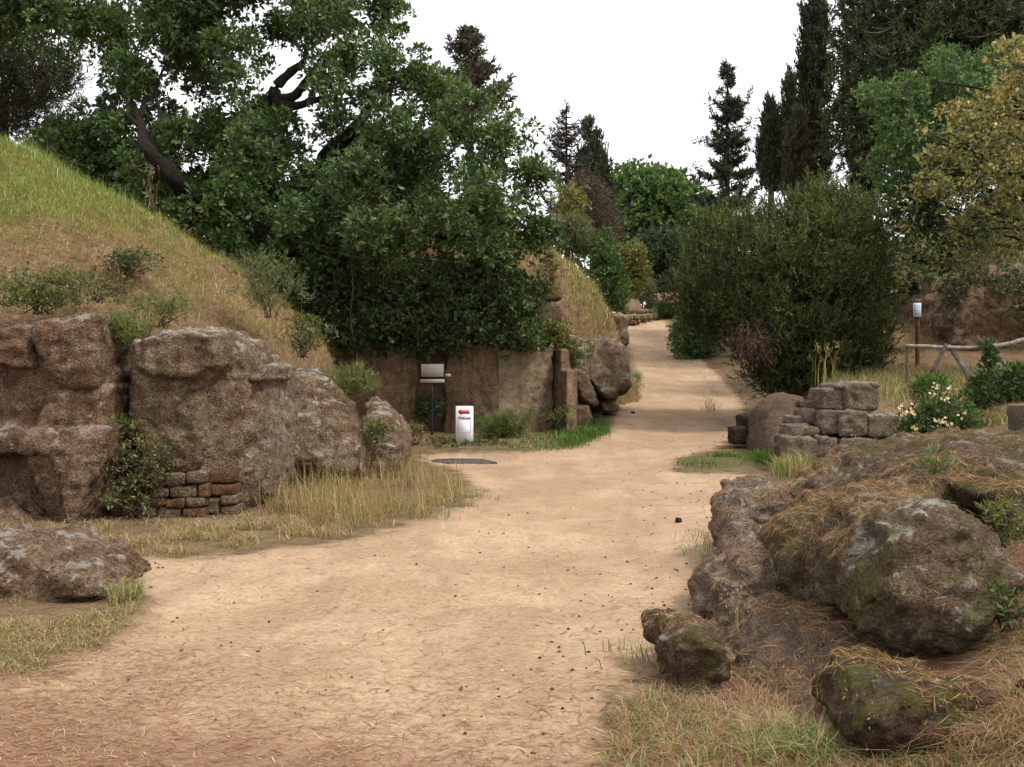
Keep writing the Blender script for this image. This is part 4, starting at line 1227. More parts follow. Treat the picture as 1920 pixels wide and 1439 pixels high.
# big heath shrub
g = np.random.default_rng(66)
HP = [(1268, 560), (1262, 500), (1292, 465), (1335, 430), (1400, 415), (1430, 385), (1490, 378), (1525, 362), (1560, 372), (1610, 380), (1640, 425), (1662, 470), (1678, 530), (1676, 590), (1670, 680), (1610, 722), (1540, 740), (1460, 752), (1425, 728), (1395, 690), (1340, 650), (1296, 615)]
hs = empty("heath_shrub", base_at(1500, 24.5), "very large dark feathery heath shrub bulging over the right bank of the path", "shrub")
C = np.concatenate([masses(HP, 24.3, 1.9, 135, 9, .6, g, 8, (), D=130, ytilt=-.001, up=.5), clump_centres(HP, 24.9, 1.5, 400, g, 8, (), D=130),
                    clump_centres([(1380, 430), (1440, 400), (1520, 378), (1600, 395), (1640, 440), (1600, 520), (1420, 520)], 25.2, .7, 110, g, 2, (), D=50),
                    clump_centres([(1390, 640), (1660, 640), (1640, 705), (1545, 748), (1465, 760), (1415, 728)], 23.9, .9, 190, g, 2, (), D=50)])
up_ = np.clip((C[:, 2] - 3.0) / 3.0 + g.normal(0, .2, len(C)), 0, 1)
hi, lo = C[up_ > .55], C[up_ <= .55]  # only upper clumps get the palest green: lit top put into the colour
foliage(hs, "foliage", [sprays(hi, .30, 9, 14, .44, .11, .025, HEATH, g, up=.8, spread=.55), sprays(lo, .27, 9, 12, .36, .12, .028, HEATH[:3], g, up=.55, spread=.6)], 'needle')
wood(hs, "stem", [(np.array([base_at(1500 + dx, 24.5) - [0, 0, .2], P(1500 + dx * 2.2, 600, 24.9 + dy * .5), P(1500 + dx * 4.5, 450, 24.8 + dy)]), [.08, .05, .02], 6) for dx, dy in ((-18, -.3), (0, .4), (14, -.5), (26, .2), (-30, .3))])
C = clump_centres([(1385, 640), (1395, 590), (1420, 585), (1445, 610), (1440, 660), (1420, 650), (1400, 665)], 22.6, .25, 40, g, 2, (), D=15)
o = foliage(hs, "dead_branch", [sprays(C, .22, 8, 9, .4, .09, .014, [(.10, .06, .045), (.16, .10, .075)], g, up=-.6, spread=.5)], 'needle')
o["label"] = "brown withered branch hanging on the shrub's path side"

# far wood closing the gaps under the crowns
g = np.random.default_rng(67)
C = []
for i in range(600):
    X_ = g.uniform(-70, 80)
    C.append((X_, 118 + g.uniform(-6, 10), 8.5 + g.uniform(-2.5, 5.5) + 1.5 * math.sin(X_ * .21)))
C = np.array(C)
v, f, c = rosettes(C, 2.4, 10, 6, 1.0, .6, [(.024, .04, .02), (.04, .066, .028), (.06, .09, .036)], g, up=.5)
tag(put("far_woods", v, f, M['leaf'], col=c), kind='stuff')

# ------------------------------------------------------------------ signs, fence, slab, bench
def emit_free(name, c, rough=.5, spec=.3, var=.06):
    return plain_mat(name, c, rough, var, 14, 0, spec)
M['white_board'] = emit_free("white_board", (.78, .78, .80), .5)
M['cream_board'] = emit_free("cream_board", (.36, .315, .245), .6, .3, .1)
M['dark_metal'] = emit_free("dark_metal", (.012, .012, .016), .5)
M['rust'] = plain_mat("rust", (.11, .04, .022), .8, .3, 14, .2)
M['red_ink'] = emit_free("red_ink", (.45, .03, .035), .5)
M['violet_ink'] = emit_free("violet_ink", (.30, .04, .12), .5)
M['grey_ink'] = emit_free("grey_ink", (.22, .22, .25), .6)
M['pale_ink'] = emit_free('pale_ink', (.42, .46, .5), .6)
M['paper'] = emit_free("paper", (.62, .68, .74), .5)
M['old_wood'] = plain_mat("old_wood", (.19, .165, .14), .85, .35, 10, .5)
M['dark_wood'] = plain_mat("dark_wood", (.10, .072, .052), .85, .35, 10, .5)
M['slate'] = plain_mat("slate", (.065, .062, .06), .85, .3, 12, .4)

def bev_box(c, s, bevel=.004, rz=0.0):
    bm = bmesh.new()
    bmesh.ops.create_cube(bm, size=1)
    for v in bm.verts:
        v.co = Vector((v.co.x * s[0], v.co.y * s[1], v.co.z * s[2]))
    if bevel:
        bmesh.ops.bevel(bm, geom=bm.edges[:], offset=bevel, segments=2, affect='EDGES')
    bmesh.ops.triangulate(bm, faces=bm.faces[:])
    v = np.array([w.co[:] for w in bm.verts])
    f = np.array([[w.index for w in q.verts] for q in bm.faces])
    bm.free()
    cs, sn = math.cos(rz), math.sin(rz)
    v = np.stack([v[:, 0] * cs - v[:, 1] * sn, v[:, 0] * sn + v[:, 1] * cs, v[:, 2]], -1)
    return v + np.asarray(c), f

def text_mesh(body, size, width, parent, mat, name, loc, rz):
    cu = bpy.data.curves.new(name, 'FONT')
    cu.body = body
    cu.size = size
    cu.extrude = .0015
    cu.offset = .0022
    cu.align_x = 'CENTER'
    o = bpy.data.objects.new("tmp_text", cu)
    COL.objects.link(o)
    dg = bpy.context.evaluated_depsgraph_get()
    me = bpy.data.meshes.new_from_object(o.evaluated_get(dg))
    bpy.data.objects.remove(o)
    me.name = name
    n = len(me.vertices)
    co = np.empty(n * 3, np.float32)
    me.vertices.foreach_get("co", co)
    co = co.reshape(-1, 3)
    w = np.ptp(co[:, 0])
    co[:, 0] *= width / w
    me.vertices.foreach_set("co", co.ravel())
    me.materials.clear()
    me.materials.append(mat)
    t = bpy.data.objects.new(name, me)
    COL.objects.link(t)
    t.parent = parent
    t.location = loc
    t.rotation_euler = (math.radians(90), 0, rz)
    return t

# white route sign: board 0.35 x 0.84 m, red arrow, ITINERARIO
Ys = 20.2
sx, sz = wx(871, Ys), .035
sign = empty("route_sign", (sx, Ys, sz), "small white upright board with a red arrow and the word itinerario by the cut wall", "sign")
bh, bwid = .86, .355
tiltz = math.radians(-6)
v, f = bev_box((sx, Ys, sz + bh / 2 - .02), (bwid, .05, bh), .005, tiltz)
put("board", v, f, M['white_board'], parent=sign)
def on_sign(xo, zo, off=.03):
    return (xo * math.cos(tiltz) + off * math.sin(tiltz), xo * math.sin(tiltz) - off * math.cos(tiltz), zo)
def flat_shape(parent, name, pts, mat, off=.027):
    pts = np.array(pts, float)
    n = len(pts)
    fr = np.array([on_sign(x, z, off) for x, z in pts])
    bk = np.array([on_sign(x, z, off - .004) for x, z in pts])
    base = np.array(parent.location)
    v = np.concatenate([fr, bk]) + base
    bm = bmesh.new()
    vs = [bm.verts.new(p) for p in v]
    bm.faces.new(vs[:n])
    bm.faces.new(vs[n:][::-1])
    for i in range(n):
        j = (i + 1) % n
        bm.faces.new((vs[j], vs[i], vs[n + i], vs[n + j]))
    bmesh.ops.triangulate(bm, faces=bm.faces[:])
    bmesh.ops.recalc_face_normals(bm, faces=bm.faces[:])
    bm.verts.index_update()
    vv = np.array([w.co[:] for w in bm.verts])
    ff = np.array([[w.index for w in q.verts] for q in bm.faces])
    bm.free()
    return put(name, vv, ff, mat, parent=parent)
zt_ = .86
flat_shape(sign, "arrow_outline", [(-.135, .727), (-.058, .797), (-.058, .763), (.124, .763), (.124, .686), (-.058, .686), (-.058, .652)], M['red_ink'], .0275)
flat_shape(sign, "arrow", [(-.128, .727), (-.062, .785), (-.062, .757), (.092, .757), (.092, .692), (-.062, .692), (-.062, .668)], M['red_ink'], .0300)
flat_shape(sign, "arrow_tail", [(.096, .757), (.118, .757), (.118, .692), (.096, .692)], M['white_board'], .0300)
text_mesh("ITINERARIO", .062, .262, sign, M['violet_ink'], "lettering", on_sign(0, .575, .0285), tiltz)
flat_shape(sign, "frame_line", [(-.128, .31), (-.122, .31), (-.122, .555), (-.128, .555)], M['grey_ink'])
flat_shape(sign, "frame_line", [(.126, .31), (.133, .31), (.133, .635), (.126, .635)], M['grey_ink'])
flat_shape(sign, "frame_line", [(-.12, .303), (.125, .303), (.125, .309), (-.12, .309)], M['grey_ink'])
flat_shape(sign, "frame_line", [(-.11, .632), (.06, .632), (.06, .637), (-.11, .637)], M['grey_ink'])
flat_shape(sign, "smudge", [(-.05, .10), (-.03, .125), (-.02, .115), (-.035, .09)], M['grey_ink'])
flat_shape(sign, "smudge", [(.02, .175), (.05, .19), (.045, .18)], M['grey_ink'])
flat_shape(sign, "smudge", [(-.09, .175), (-.07, .185), (-.065, .178)], M['grey_ink'])

# dark metal information panel
Yi = 21.9
ix = wx(811, Yi)
iz = float(ground_z(np.array(ix), np.array(Yi)))
info = empty("information_panel", (ix, Yi, iz), "cream information panel in a dark metal frame on a thin post before the wall", "information board")
def zpx(py):
    return H - (py - CY) / F * Yi
def ipx(a, b_, c_, d_, y0, t, mat, name):
    v, f = bev_box(((wx(a, Yi) + wx(c_, Yi)) / 2, y0, (zpx(b_) + zpx(d_)) / 2), (wx(c_, Yi) - wx(a, Yi), t, abs(zpx(b_) - zpx(d_))), .004)
    return put(name, v, f, mat, parent=info)
ipx(787.5, 681, 834, 720, Yi, .05, M['dark_metal'], "backing")
ipx(790, 683, 832, 707, Yi - .035, .02, M['cream_board'], "panel")
ipx(788, 711.5, 833.5, 718.5, Yi - .035, .02, M['cream_board'], "caption_strip")
ipx(834.5, 701.5, 845, 707, Yi - .01, .015, M['cream_board'], "side_tag")
ipx(792.5, 703.5, 796.5, 706, Yi - .047, .004, M['red_ink'], "emblem")
for a, b_, c_ in ((800, 690, 822), (798, 693, 824), (803, 696, 818)):
    ipx(a, b_, c_, b_ + .7, Yi - .0465, .003, M['grey_ink'], "text_line")
for a, b_, c_ in ((793, 714.2, 828), ):
    ipx(a, b_, c_, b_ + .8, Yi - .0465, .003, M['grey_ink'], "text_line")
v, f = tube([(ix - .01, Yi, iz - .2), (ix - .01, Yi, zpx(720))], [.028, .028], 10, 0)
put("post", v, f, M['dark_metal'], parent=info, smooth_=True)

# notice on a rusty post
Yn = 25.0
nx_ = wx(1720, Yn)
nz_ = float(ground_z(np.array(nx_), np.array(Yn)))
nt_ = empty("notice_sign", (nx_, Yn, nz_), "small pale notice on a rusty red post behind the rustic fence", "sign")
znp = lambda py: H - (py - CY) / F * Yn
v, f = tube([(nx_, Yn, nz_ - .3), (nx_ + .005, Yn, znp(590))], [.055, .05], 8, .05)
put("post", v, f, M['rust'], parent=nt_, smooth_=True)
v, f = bev_box((wx(1717, Yn), Yn - .07, (znp(568) + znp(596)) / 2), (wx(1726, Yn) - wx(1708.5, Yn), .02, znp(568) - znp(596)), .003)
put("board", v, f, M['dark_metal'], parent=nt_)
v, f = bev_box((wx(1717, Yn), Yn - .084, (znp(569) + znp(595)) / 2), (wx(1725, Yn) - wx(1709.5, Yn), .008, znp(569) - znp(595)), .002)
put("notice", v, f, M['paper'], parent=nt_)
for py, a, c_ in ((573, 1712, 1722), (577, 1711.5, 1722.5), (580, 1711.5, 1721), (583, 1711.5, 1722.5), (587, 1713, 1720)):
    v, f = bev_box(((wx(a, Yn) + wx(c_, Yn)) / 2, Yn - .0895, znp(py)), (wx(c_, Yn) - wx(a, Yn), .003, .010), 0)
    put("text_line", v, f, M['pale_ink'], parent=nt_)

# rustic fence
Yf = 19.6
fence = empty("rustic_fence", base_at(1790, Yf), "rustic fence of crooked poles with crossed braces on the right bank", "fence")
def pole(name, pts, rad, mat='old_wood'):
    v, f = tube(pxl([(a, b_, Yf + d) for a, b_, d in pts]), rad, 10, .25, int(pts[0][0]))
    put(name, v, f, M[mat], parent=fence, smooth_=True)
pole("rail", [(1696, 648.5, 0), (1735, 650, 0), (1775, 652, 0), (1830, 652, 0), (1858, 649, 0), (1868, 648, 0)], [.032, .036, .038, .038, .038, .034])
pole("rail", [(1852, 652, -.06), (1880, 647, -.06), (1910, 640, -.06), (1980, 622, -.06)], [.042, .046, .048, .046])
pole("post", [(1700, 652, .06), (1701, 690, .06), (1701, 740, .06)], [.028, .027, .03], 'dark_wood')
pole("brace", [(1775, 646, -.07), (1760, 674, -.07), (1745, 702, -.07), (1730, 736, -.07)], [.036, .04, .042, .045], 'dark_wood')
pole("brace", [(1778, 648, .08), (1792, 668, .08), (1808, 692, .06), (1822, 718, .05), (1832, 736, .05)], [.04, .045, .05, .05, .05])
pole("brace", [(1866, 662, .08), (1885, 684, .06), (1905, 698, .05), (1945, 722, .05)], [.04, .047, .05, .05])
pole("brace", [(1960, 645, -.07), (1930, 672, -.07), (1898, 702, -.07), (1880, 730, -.07)], [.036, .045, .045, .04], 'dark_wood')
pole("post", [(1863, 640, .1), (1865, 690, .1), (1866, 740, .1)], [.045, .045, .05], 'dark_wood')

# dark slab let into the path before the sign
sl = np.array([flat_pt(*p) for p in ((782, 856), (850, 854.5), (905, 855), (932, 859), (850, 861), (775, 860))])
v, f_, ca, cb = plan_solid(sl, -.15, ground_z(sl[:, 0], sl[:, 1]) - .028)
bm = bmesh.new()
vs = [bm.verts.new(p) for p in v]
for q in f_ + [ca, cb]:
    bm.faces.new([vs[i] for i in q])
bmesh.ops.recalc_face_normals(bm, faces=bm.faces[:])
bmesh.ops.triangulate(bm, faces=bm.faces[:])
bm.verts.index_update()
o = put("paving_slab", np.array([w.co[:] for w in bm.verts]) + [0, 0, .0], np.array([[w.index for w in q.verts] for q in bm.faces]), M['slate'])
bm.free()
tag(o, "dark grey slab lying flat in the path edge in front of the white route sign", "slab")

# low block bench and kerb at the top of the path
bench = empty("stone_bench", P(1200, 600, 61), "low row of squared tuff blocks lining the top of the path", "stone wall")
for (a, b_, c_, d_, Y) in ((1173, 591, 1186, 601, 59.5), (1186.5, 590, 1199, 600.5, 60.3), (1199.5, 590, 1212, 600, 61.2), (1212.5, 588.5, 1223, 599.5, 62), (1223.5, 587, 1233, 599, 62.8), (1233.5, 586, 1244, 599, 63.8),
                           (1176, 601.5, 1194, 609, 60), (1195, 601, 1200, 608, 60.4), (1201, 600.5, 1212, 607, 61.3), (1212.5, 600, 1222, 608, 62), (1224, 599.5, 1229, 607, 62.8), (1232, 599.5, 1243, 607, 63.8)):
    rock("block", [loft([(a, b_), (c_, b_), (c_, d_), (a, d_)], Y, Y + 1.0, .95, 1)], .07, 'tuff_light' if d_ < 601.5 else 'tuff_wall', parent=bench, amp=.03, freq=2, rel=1)
kerb = empty("stone_kerb", P(1200, 585, 66), "long low stone kerb on the grass behind the block row", "kerb")
for (a, c_) in ((1166, 1192), (1193, 1218), (1219, 1236)):
    rock("block", [loft([(a, 581), (c_ - 1, 580), (c_ - 1, 588), (a, 589)], 66, 67, .95, 1)], .09, 'tuff_light', parent=kerb, amp=.03, freq=2, rel=1)
rock("hut_mound", [loft([(1163, 600), (1165, 540), (1172, 534), (1186, 548), (1197, 565), (1198, 600)], 72, 78, .85, 1, (0, .5))], .2, 'tuff_light', "small pale earth-covered mound seen beyond the block row", cat='mound', amp=.15, freq=.8, rel=4)
rock("stone_kerb", [loft([(1208, 570), (1232, 567), (1234, 578), (1209, 579)], 76, 77, .95, 1)], .1, 'tuff_light', "short pinkish kerb stone left of the oleander", cat='kerb', amp=.05, freq=1, rel=1)

# ------------------------------------------------------------------ grass, litter, weeds
def blades(p, h, w, cols, lean=.35, rng=R, nrm=None, curl=.4):
    """bent grass blades: three triangles each"""
    n = len(p)
    h = np.broadcast_to(h, n)[:, None]
    w = np.broadcast_to(w, n)[:, None]
    az = rng.uniform(0, 2 * np.pi, n)
    d = np.stack([np.cos(az), np.sin(az), np.zeros(n)], -1)
    a2 = az + rng.uniform(.6, 2.5, n)
    s = np.stack([np.cos(a2), np.sin(a2), np.zeros(n)], -1) * w * .5
    up = np.array([0, 0, 1.]) if nrm is None else unit(nrm + [0, 0, 1.2])
    l = (np.asarray(lean) * rng.uniform(.2, 1.6, n))[:, None]
    mid = p + up * h * .55 + d * h * l * .35
    tip = p + up * h * np.maximum(1 - .4 * l, .1) + d * h * l * (1 + curl)
    v = np.stack([p - s, p + s, mid + s * .7, mid - s * .7, tip], 1).reshape(-1, 3)
    b = np.arange(n)[:, None] * 5
    f = np.concatenate([b + [0, 1, 2], b + [0, 2, 3], b + [3, 2, 4]])
    return v, f, np.repeat(cols, 5, 0)

STRAW = [(.21, .145, .065), (.32, .23, .105), (.45, .35, .17)]
BROWN = [(.20, .13, .085), (.30, .21, .135), (.43, .33, .22)]
FRESH = [(.12, .15, .045), (.21, .24, .08), (.34, .36, .14)]
LUSH = [(.035, .07, .012), (.065, .13, .02), (.11, .20, .035)]
RED = [(.20, .085, .048), (.30, .14, .08), (.40, .23, .135)]

def stuff(name, geos, mat='grass'):
    v, f, c = join(geos)
    return tag(put(name, v, f, M[mat], col=c), kind='stuff')

def region_ground(poly, n, rng, fz=None):
    """random points on the ground inside a photo outline"""
    x, y = poly_points(poly, n * 3, rng)
    ed = smooth(0, 26, edge_dist(poly, x, y) + 7 * n2(x, y, .03, 69))
    kk_ = rng.random(len(x)) < ed * .92 + .03
    x, y = x[kk_], y[kk_]
    # even cover of the ground, not of the picture: keep points in proportion to the ground each picture point stands for
    p = to_ground(x, y)
    w = p[:, 1] ** 2.2
    k = rng.choice(len(p), min(n, int(len(p) * .7)), replace=False, p=w / w.sum())
    p = p[k]
    p[:, 2] = ground_z(p[:, 0], p[:, 1]) - .01
    return p

# turf of the left mound
g = np.random.default_rng(71)
n = 125000
x = g.uniform(M1[0] - 1.5, M1[0] + 9, n)
y = g.uniform(M1[1] - 9, M1[1] + 4.5, n)
keep = (np.hypot(x - M1[0], y - M1[1]) < 8.7)
x, y = x[keep], y[keep]
z = mound1_z(x, y)
keep = z > 1.0
x, y, z = x[keep], y[keep], z[keep]
gr = mound1_green(x, y, z)
t = g.uniform(0, 1, len(x))
isg = g.uniform(0, 1, len(x)) < gr * .9 + .05 + .2 * smooth(.25, .6, n2(x, y, 1.6, 55, 3))
thatch = smooth(-.3, .5, n2(x, y, 1.3, 56, 4))
cols = np.where(isg[:, None], pal(FRESH, t, .25, g), np.where((g.uniform(0, 1, len(x)) < .25 + .5 * thatch)[:, None], pal(STRAW, t, .22, g), pal(BROWN, t, .25, g)))
hh = np.where(isg, g.uniform(.06, .19, len(x)), g.uniform(.04, .15, len(x))) * (.7 + .6 * smooth(-.4, .6, n2(x, y, 2.3, 57, 3)))
stuff("grass", [blades(np.stack([x, y, z - .01], -1), hh, .008, cols, np.where(isg, 1.0, 1.9), g)])
# taller growth along the crest line and sparse weeds
g = np.random.default_rng(86)
n = 2600
a_ = g.uniform(math.radians(-75), math.radians(40), n)
r_ = g.uniform(.5, 7.6, n)
x, y = M1[0] + r_ * np.cos(a_), M1[1] + r_ * np.sin(a_)
z = mound1_z(x, y)
gr = mound1_green(x, y, z)
cols = np.where((g.random(n) < gr)[:, None], pal(FRESH, g.random(n), .2, g), pal(STRAW, g.random(n), .2, g))
stuff("grass", [blades(np.stack([x, y, z - .01], -1), g.uniform(.16, .42, n), .007, cols, .45, g)])
# turf of the second mound
g = np.random.default_rng(72)
n = 36000
x = g.uniform(M2[0] - 4, M2[0] + 8.5, n)
y = g.uniform(M2[1] - 8.6, M2[1] + 3, n)
keep = np.hypot(x - M2[0], y - M2[1]) < 8.1
x, y = x[keep], y[keep]
z = mound2_z(x, y)
t = g.uniform(0, 1, len(x))
isg = g.uniform(0, 1, len(x)) < mound2_green(x, y, z)
cols = np.where(isg[:, None], pal(FRESH, t, .2, g), np.where((g.uniform(0, 1, len(x)) < .5)[:, None], pal(STRAW, t, .2, g), pal(BROWN, t, .2, g)))
stuff("grass", [blades(np.stack([x, y, z - .01], -1), g.uniform(.1, .32, len(x)), .022, cols, .8, g)])
# right hill
g = np.random.default_rng(73)
n = 16000
x = g.uniform(M3[0] - 10, M3[0] + 1, n)
y = g.uniform(M3[1] - 9.8, M3[1] + 2, n)
keep = np.hypot(x - M3[0], y - M3[1]) < 9.8
x, y = x[keep], y[keep]
z = mound3_z(x, y)
t = g.uniform(0, 1, len(x))
cols = np.where((g.uniform(0, 1, len(x)) < .3)[:, None], pal(FRESH, t, .2, g) * .7, pal(BROWN, t, .2, g))
stuff("dry_grass", [blades(np.stack([x, y, z - .01], -1), g.uniform(.1, .35, len(x)), .022, cols, .8, g)])

# straw grass below the outcrops
g = np.random.default_rng(74)
pa = region_ground([(470, 945), (540, 885), (640, 890), (780, 872), (870, 905), (880, 935), (780, 975), (640, 1005), (520, 1005)], 7000, g)
pb = region_ground([(0, 985), (200, 975), (470, 962), (640, 985), (760, 985), (600, 1022), (330, 1042), (150, 1036), (0, 1030)], 9000, g)
dens = n2(pa[:, 0], pa[:, 1], 1.2, 61) 
pa = pa[dens > -.25]
dens = n2(pb[:, 0], pb[:, 1], 1.6, 62)
pb = pb[dens > .05]
def mixed(n, g, fresh=.15, lush=0., red=.0, brown=.25):
    t = g.uniform(0, 1, n)
    u = g.uniform(0, 1, n)
    c = pal(STRAW, t, .18, g)
    c = np.where((u < fresh)[:, None], pal(FRESH, t, .2, g), c)
    c = np.where(((u > fresh) & (u < fresh + lush))[:, None], pal(LUSH, t, .2, g), c)
    c = np.where((u > 1 - red)[:, None], pal(RED, t, .2, g), c)
    c = np.where(((u > 1 - red - brown) & (u <= 1 - red))[:, None], pal(BROWN, t, .2, g), c)
    return c
seedp = pa[g.choice(len(pa), 900)]
stuff("dry_grass", [blades(pa, g.uniform(.10, .42, len(pa)) * (.6 + .5 * smooth(-.3, .5, n2(pa[:, 0], pa[:, 1], .9, 63))) * .8, .0065, mixed(len(pa), g, .09), .8, g),
                    blades(seedp, g.uniform(.35, .62, len(seedp)), .006, mixed(len(seedp), g, .05, brown=.1), .25, g),
                    blades(pb, g.uniform(.03, .16, len(pb)), .008, mixed(len(pb), g, .12, brown=.4), 1.0, g)])
# island of short grass at the lower left
g = np.random.default_rng(75)
pa = region_ground([(-60, 1105), (100, 1118), (215, 1095), (275, 1110), (255, 1170), (150, 1225), (40, 1262), (-60, 1268)], 9000, g)
pb = region_ground([(195, 1108), (270, 1095), (272, 1130), (215, 1140)], 700, g)
dens = n2(pa[:, 0], pa[:, 1], 1.6, 64)
pa = pa[dens > -.05]
stuff("dry_grass", [blades(pa, g.uniform(.02, .085, len(pa)), .005, mixed(len(pa), g, .16, .08, .15), 1.5, g),
                    blades(pb, g.uniform(.08, .22, len(pb)), .006, mixed(len(pb), g, .35, .2), .7, g)])
# right foreground verge
g = np.random.default_rng(76)
pa = region_ground([(1120, 1439), (1150, 1340), (1230, 1290), (1300, 1320), (1450, 1360), (1560, 1400), (1700, 1420), (1900, 1400), (1960, 1450), (1960, 1520), (1100, 1520)], 9000, g)
pb = region_ground([(1380, 1400), (1480, 1375), (1570, 1400), (1560, 1470), (1400, 1470)], 800, g)
pc = region_ground([(1620, 1330), (1700, 1410), (1860, 1380), (1960, 1200), (1960, 1439), (1650, 1439)], 2200, g)
stuff("dry_grass", [blades(pa, g.uniform(.03, .12, len(pa)), .0045, mixed(len(pa), g, .14, .12, .25), 1.0, g),
                    blades(pb, g.uniform(.08, .2, len(pb)), .005, mixed(len(pb), g, .35, .22, .0, .15), .8, g),
                    blades(pc, g.uniform(.06, .2, len(pc)), .004, mixed(len(pc), g, .1, .02, .3), .9, g)])
g = np.random.default_rng(87)
p = region_ground([(1830, 1230), (1900, 1150), (2000, 1090), (2000, 1460), (1820, 1460), (1870, 1380)], 5200, g)
p2 = region_ground([(1360, 1215), (1420, 1180), (1600, 1330), (1560, 1440), (1290, 1380)], 2200, g)
stuff("dry_grass", [blades(p, g.uniform(.02, .11, len(p)), .0038, mixed(len(p), g, .06, .02, .3, .35), 1.7, g), blades(p2, g.uniform(.02, .09, len(p2)), .0036, mixed(len(p2), g, .06, .02, .35, .4), 1.8, g)])
g = np.random.default_rng(89)
y = np.exp(g.uniform(np.log(3.2), np.log(17), 16000))
x = np.interp(y, *XR) + g.uniform(1.2, 8, len(y))
k = n2(x, y, .9, 70) > -.35
x, y = x[k], y[k]
p = np.stack([x, y, ground_z(x, y) - .01], -1)
stuff("dry_grass", [blades(p, g.uniform(.04, .2, len(p)), .0055, mixed(len(p), g, .14, .06, .2, .3), 1.2, g)])
# lush strips
g = np.random.default_rng(77)
gs = []
for q, n, h in ((GREEN_PX[0], 5200, (.12, .34)), (GREEN_PX[1], 1500, (.12, .36)), (GREEN_PX[2], 3600, (.05, .16)), ([(1380, 862), (1470, 838), (1480, 872), (1390, 876)], 1600, (.12, .26))):
    p = region_ground(q, n, g)
    if q is GREEN_PX[2]:
        p = p[n2(p[:, 0], p[:, 1], 1.6, 66) > -.15]
    u = smooth(980, 1080, p[:, 0] / p[:, 1] * F + CX) if q is GREEN_PX[0] else np.ones(len(p))
    t = g.uniform(0, 1, len(p))
    c = np.where((g.uniform(0, 1, len(p)) < .35 + .6 * u)[:, None], pal(LUSH, t, .2, g), pal(FRESH, t, .2, g))
    kk = (.45 + .75 * smooth(-.5, .6, n2(p[:, 0], p[:, 1], 1.7, 67))) * (.4 + .6 * u)
    c = np.where((g.uniform(0, 1, len(p)) < .5 * (1 - u))[:, None], pal(BROWN, t, .25, g), c)
    gs.append(blades(p, g.uniform(*h, len(p)) * kk, .012, c, .7, g))
stuff("grass", gs)
# edges of the path and right bank
g = np.random.default_rng(78)
gs = []
for q, n, h, fr in (([(1440, 905), (1460, 850), (1500, 855), (1530, 870), (1510, 905)], 1500, (.12, .42), .5), ([(1535, 735), (1560, 700), (1720, 690), (1730, 730), (1690, 770), (1640, 765)], 3000, (.15, .4), .4),
                    ([(1640, 700), (1760, 690), (1930, 690), (1930, 760), (1700, 760)], 3000, (.1, .35), .45), ([(1310, 690), (1340, 690), (1345, 790), (1320, 785)], 160, (.1, .3), .7),
                    ([(1170, 616), (1168, 590), (1240, 590), (1180, 612)], 700, (.15, .4), .6), ([(1180, 590), (1190, 575), (1250, 575), (1245, 590)], 900, (.15, .35), .7),
                    ([(1500, 900), (1560, 860), (1700, 830), (1900, 800), (1940, 760), (1690, 790), (1620, 850)], 2600, (.08, .28), .35),
                    ([(1680, 640), (1780, 560), (1780, 660), (1700, 700)], 1500, (.08, .2), .05), ([(1200, 700), (1230, 640), (1300, 650), (1340, 690)], 300, (.05, .15), .3)):
    p = region_ground(q, n, g)
    gs.append(blades(p, g.uniform(*h, len(p)), .012, mixed(len(p), g, fr * .7, fr * .3), .5, g))
stuff("grass", gs)
# path-edge tufts along the straw
g = np.random.default_rng(79)
gs = []
for (px, py, n, h) in ((880, 930, 120, .12), (860, 948, 100, .1), (810, 968, 90, .1), (895, 915, 60, .08), (1345, 1010, 120, .15), (1350, 1040, 100, .16), (1340, 1025, 60, .1), (1250, 1240, 130, .14), (1380, 1170, 90, .14), (1330, 768, 80, .3), (1335, 735, 40, .2), (1325, 660, 60, .3)):
    c0 = to_ground(np.array([px]), np.array([py]))[0]
    p = c0 + g.normal(0, [.16, .16, 0], (n, 3))
    p[:, 2] = ground_z(p[:, 0], p[:, 1]) - .01
    gs.append(blades(p, g.uniform(.4, 1.2, n) * h, .007, mixed(n, g, .4, .3), .6, g))
stuff("grass", gs)

# pine needles, straw and pebbles lying on the path
def lying(p, L, w, cols, rng, tilt=.12):
    n = len(p)
    az = rng.normal(.0, .75, n) + np.where(rng.random(n) < .25, np.pi / 2, 0)
    ax = unit(np.stack([np.cos(az), np.sin(az), rng.normal(0, tilt, n)], -1))
    L = np.broadcast_to(L, n)[:, None]
    s = np.stack([-np.sin(az), np.cos(az), np.zeros(n)], -1) * np.broadcast_to(w, n)[:, None] * .5
    bend = np.stack([-np.sin(az), np.cos(az), np.zeros(n)], -1) * (L * rng.normal(0, .08, n)[:, None])
    q = p + [0, 0, .006]
    v = np.stack([q - ax * L * .5, q + s + bend, q - s + bend, q + ax * L * .5], 1).reshape(-1, 3)
    b = np.arange(n)[:, None] * 4
    return v, np.concatenate([b + [0, 2, 1], b + [1, 2, 3]]), np.repeat(cols, 4, 0)
def path_top(x, y):
    z = ground_z(x, y)
    o_ = path_sd(x, y)
    dn = smooth(-.2, .4, o_)
    return z - .05 * dn * smooth(-.3, 1.2, o_) + dn * ((.010 * n2(x, y, 5, 8) + .007 * n2(x, y, 13, 9)) - .025 * smooth(.1, .6, n2(x * .5, y, .6, 11)))
g = np.random.default_rng(80)
n = 90000
y = np.exp(g.uniform(np.log(3.6), np.log(12), n))
x = g.uniform(-.56, .56, n) * y
d = x - np.interp(y, *XR)
dens = np.clip(1.3 - (y + .3 * x - 3.6) / 2.2, .08, 1) * (.35 + .9 * smooth(-.3, .5, n2(x, y, .9, 81)))
dens = np.maximum(dens, 1.0 * smooth(-.2, .3, d) * (1 - smooth(7, 10, y)))
dens = np.maximum(dens, .3 * smooth(2.4, 3.2, -x - .2 * y + 1.0) * (1 - smooth(6, 9, y)))
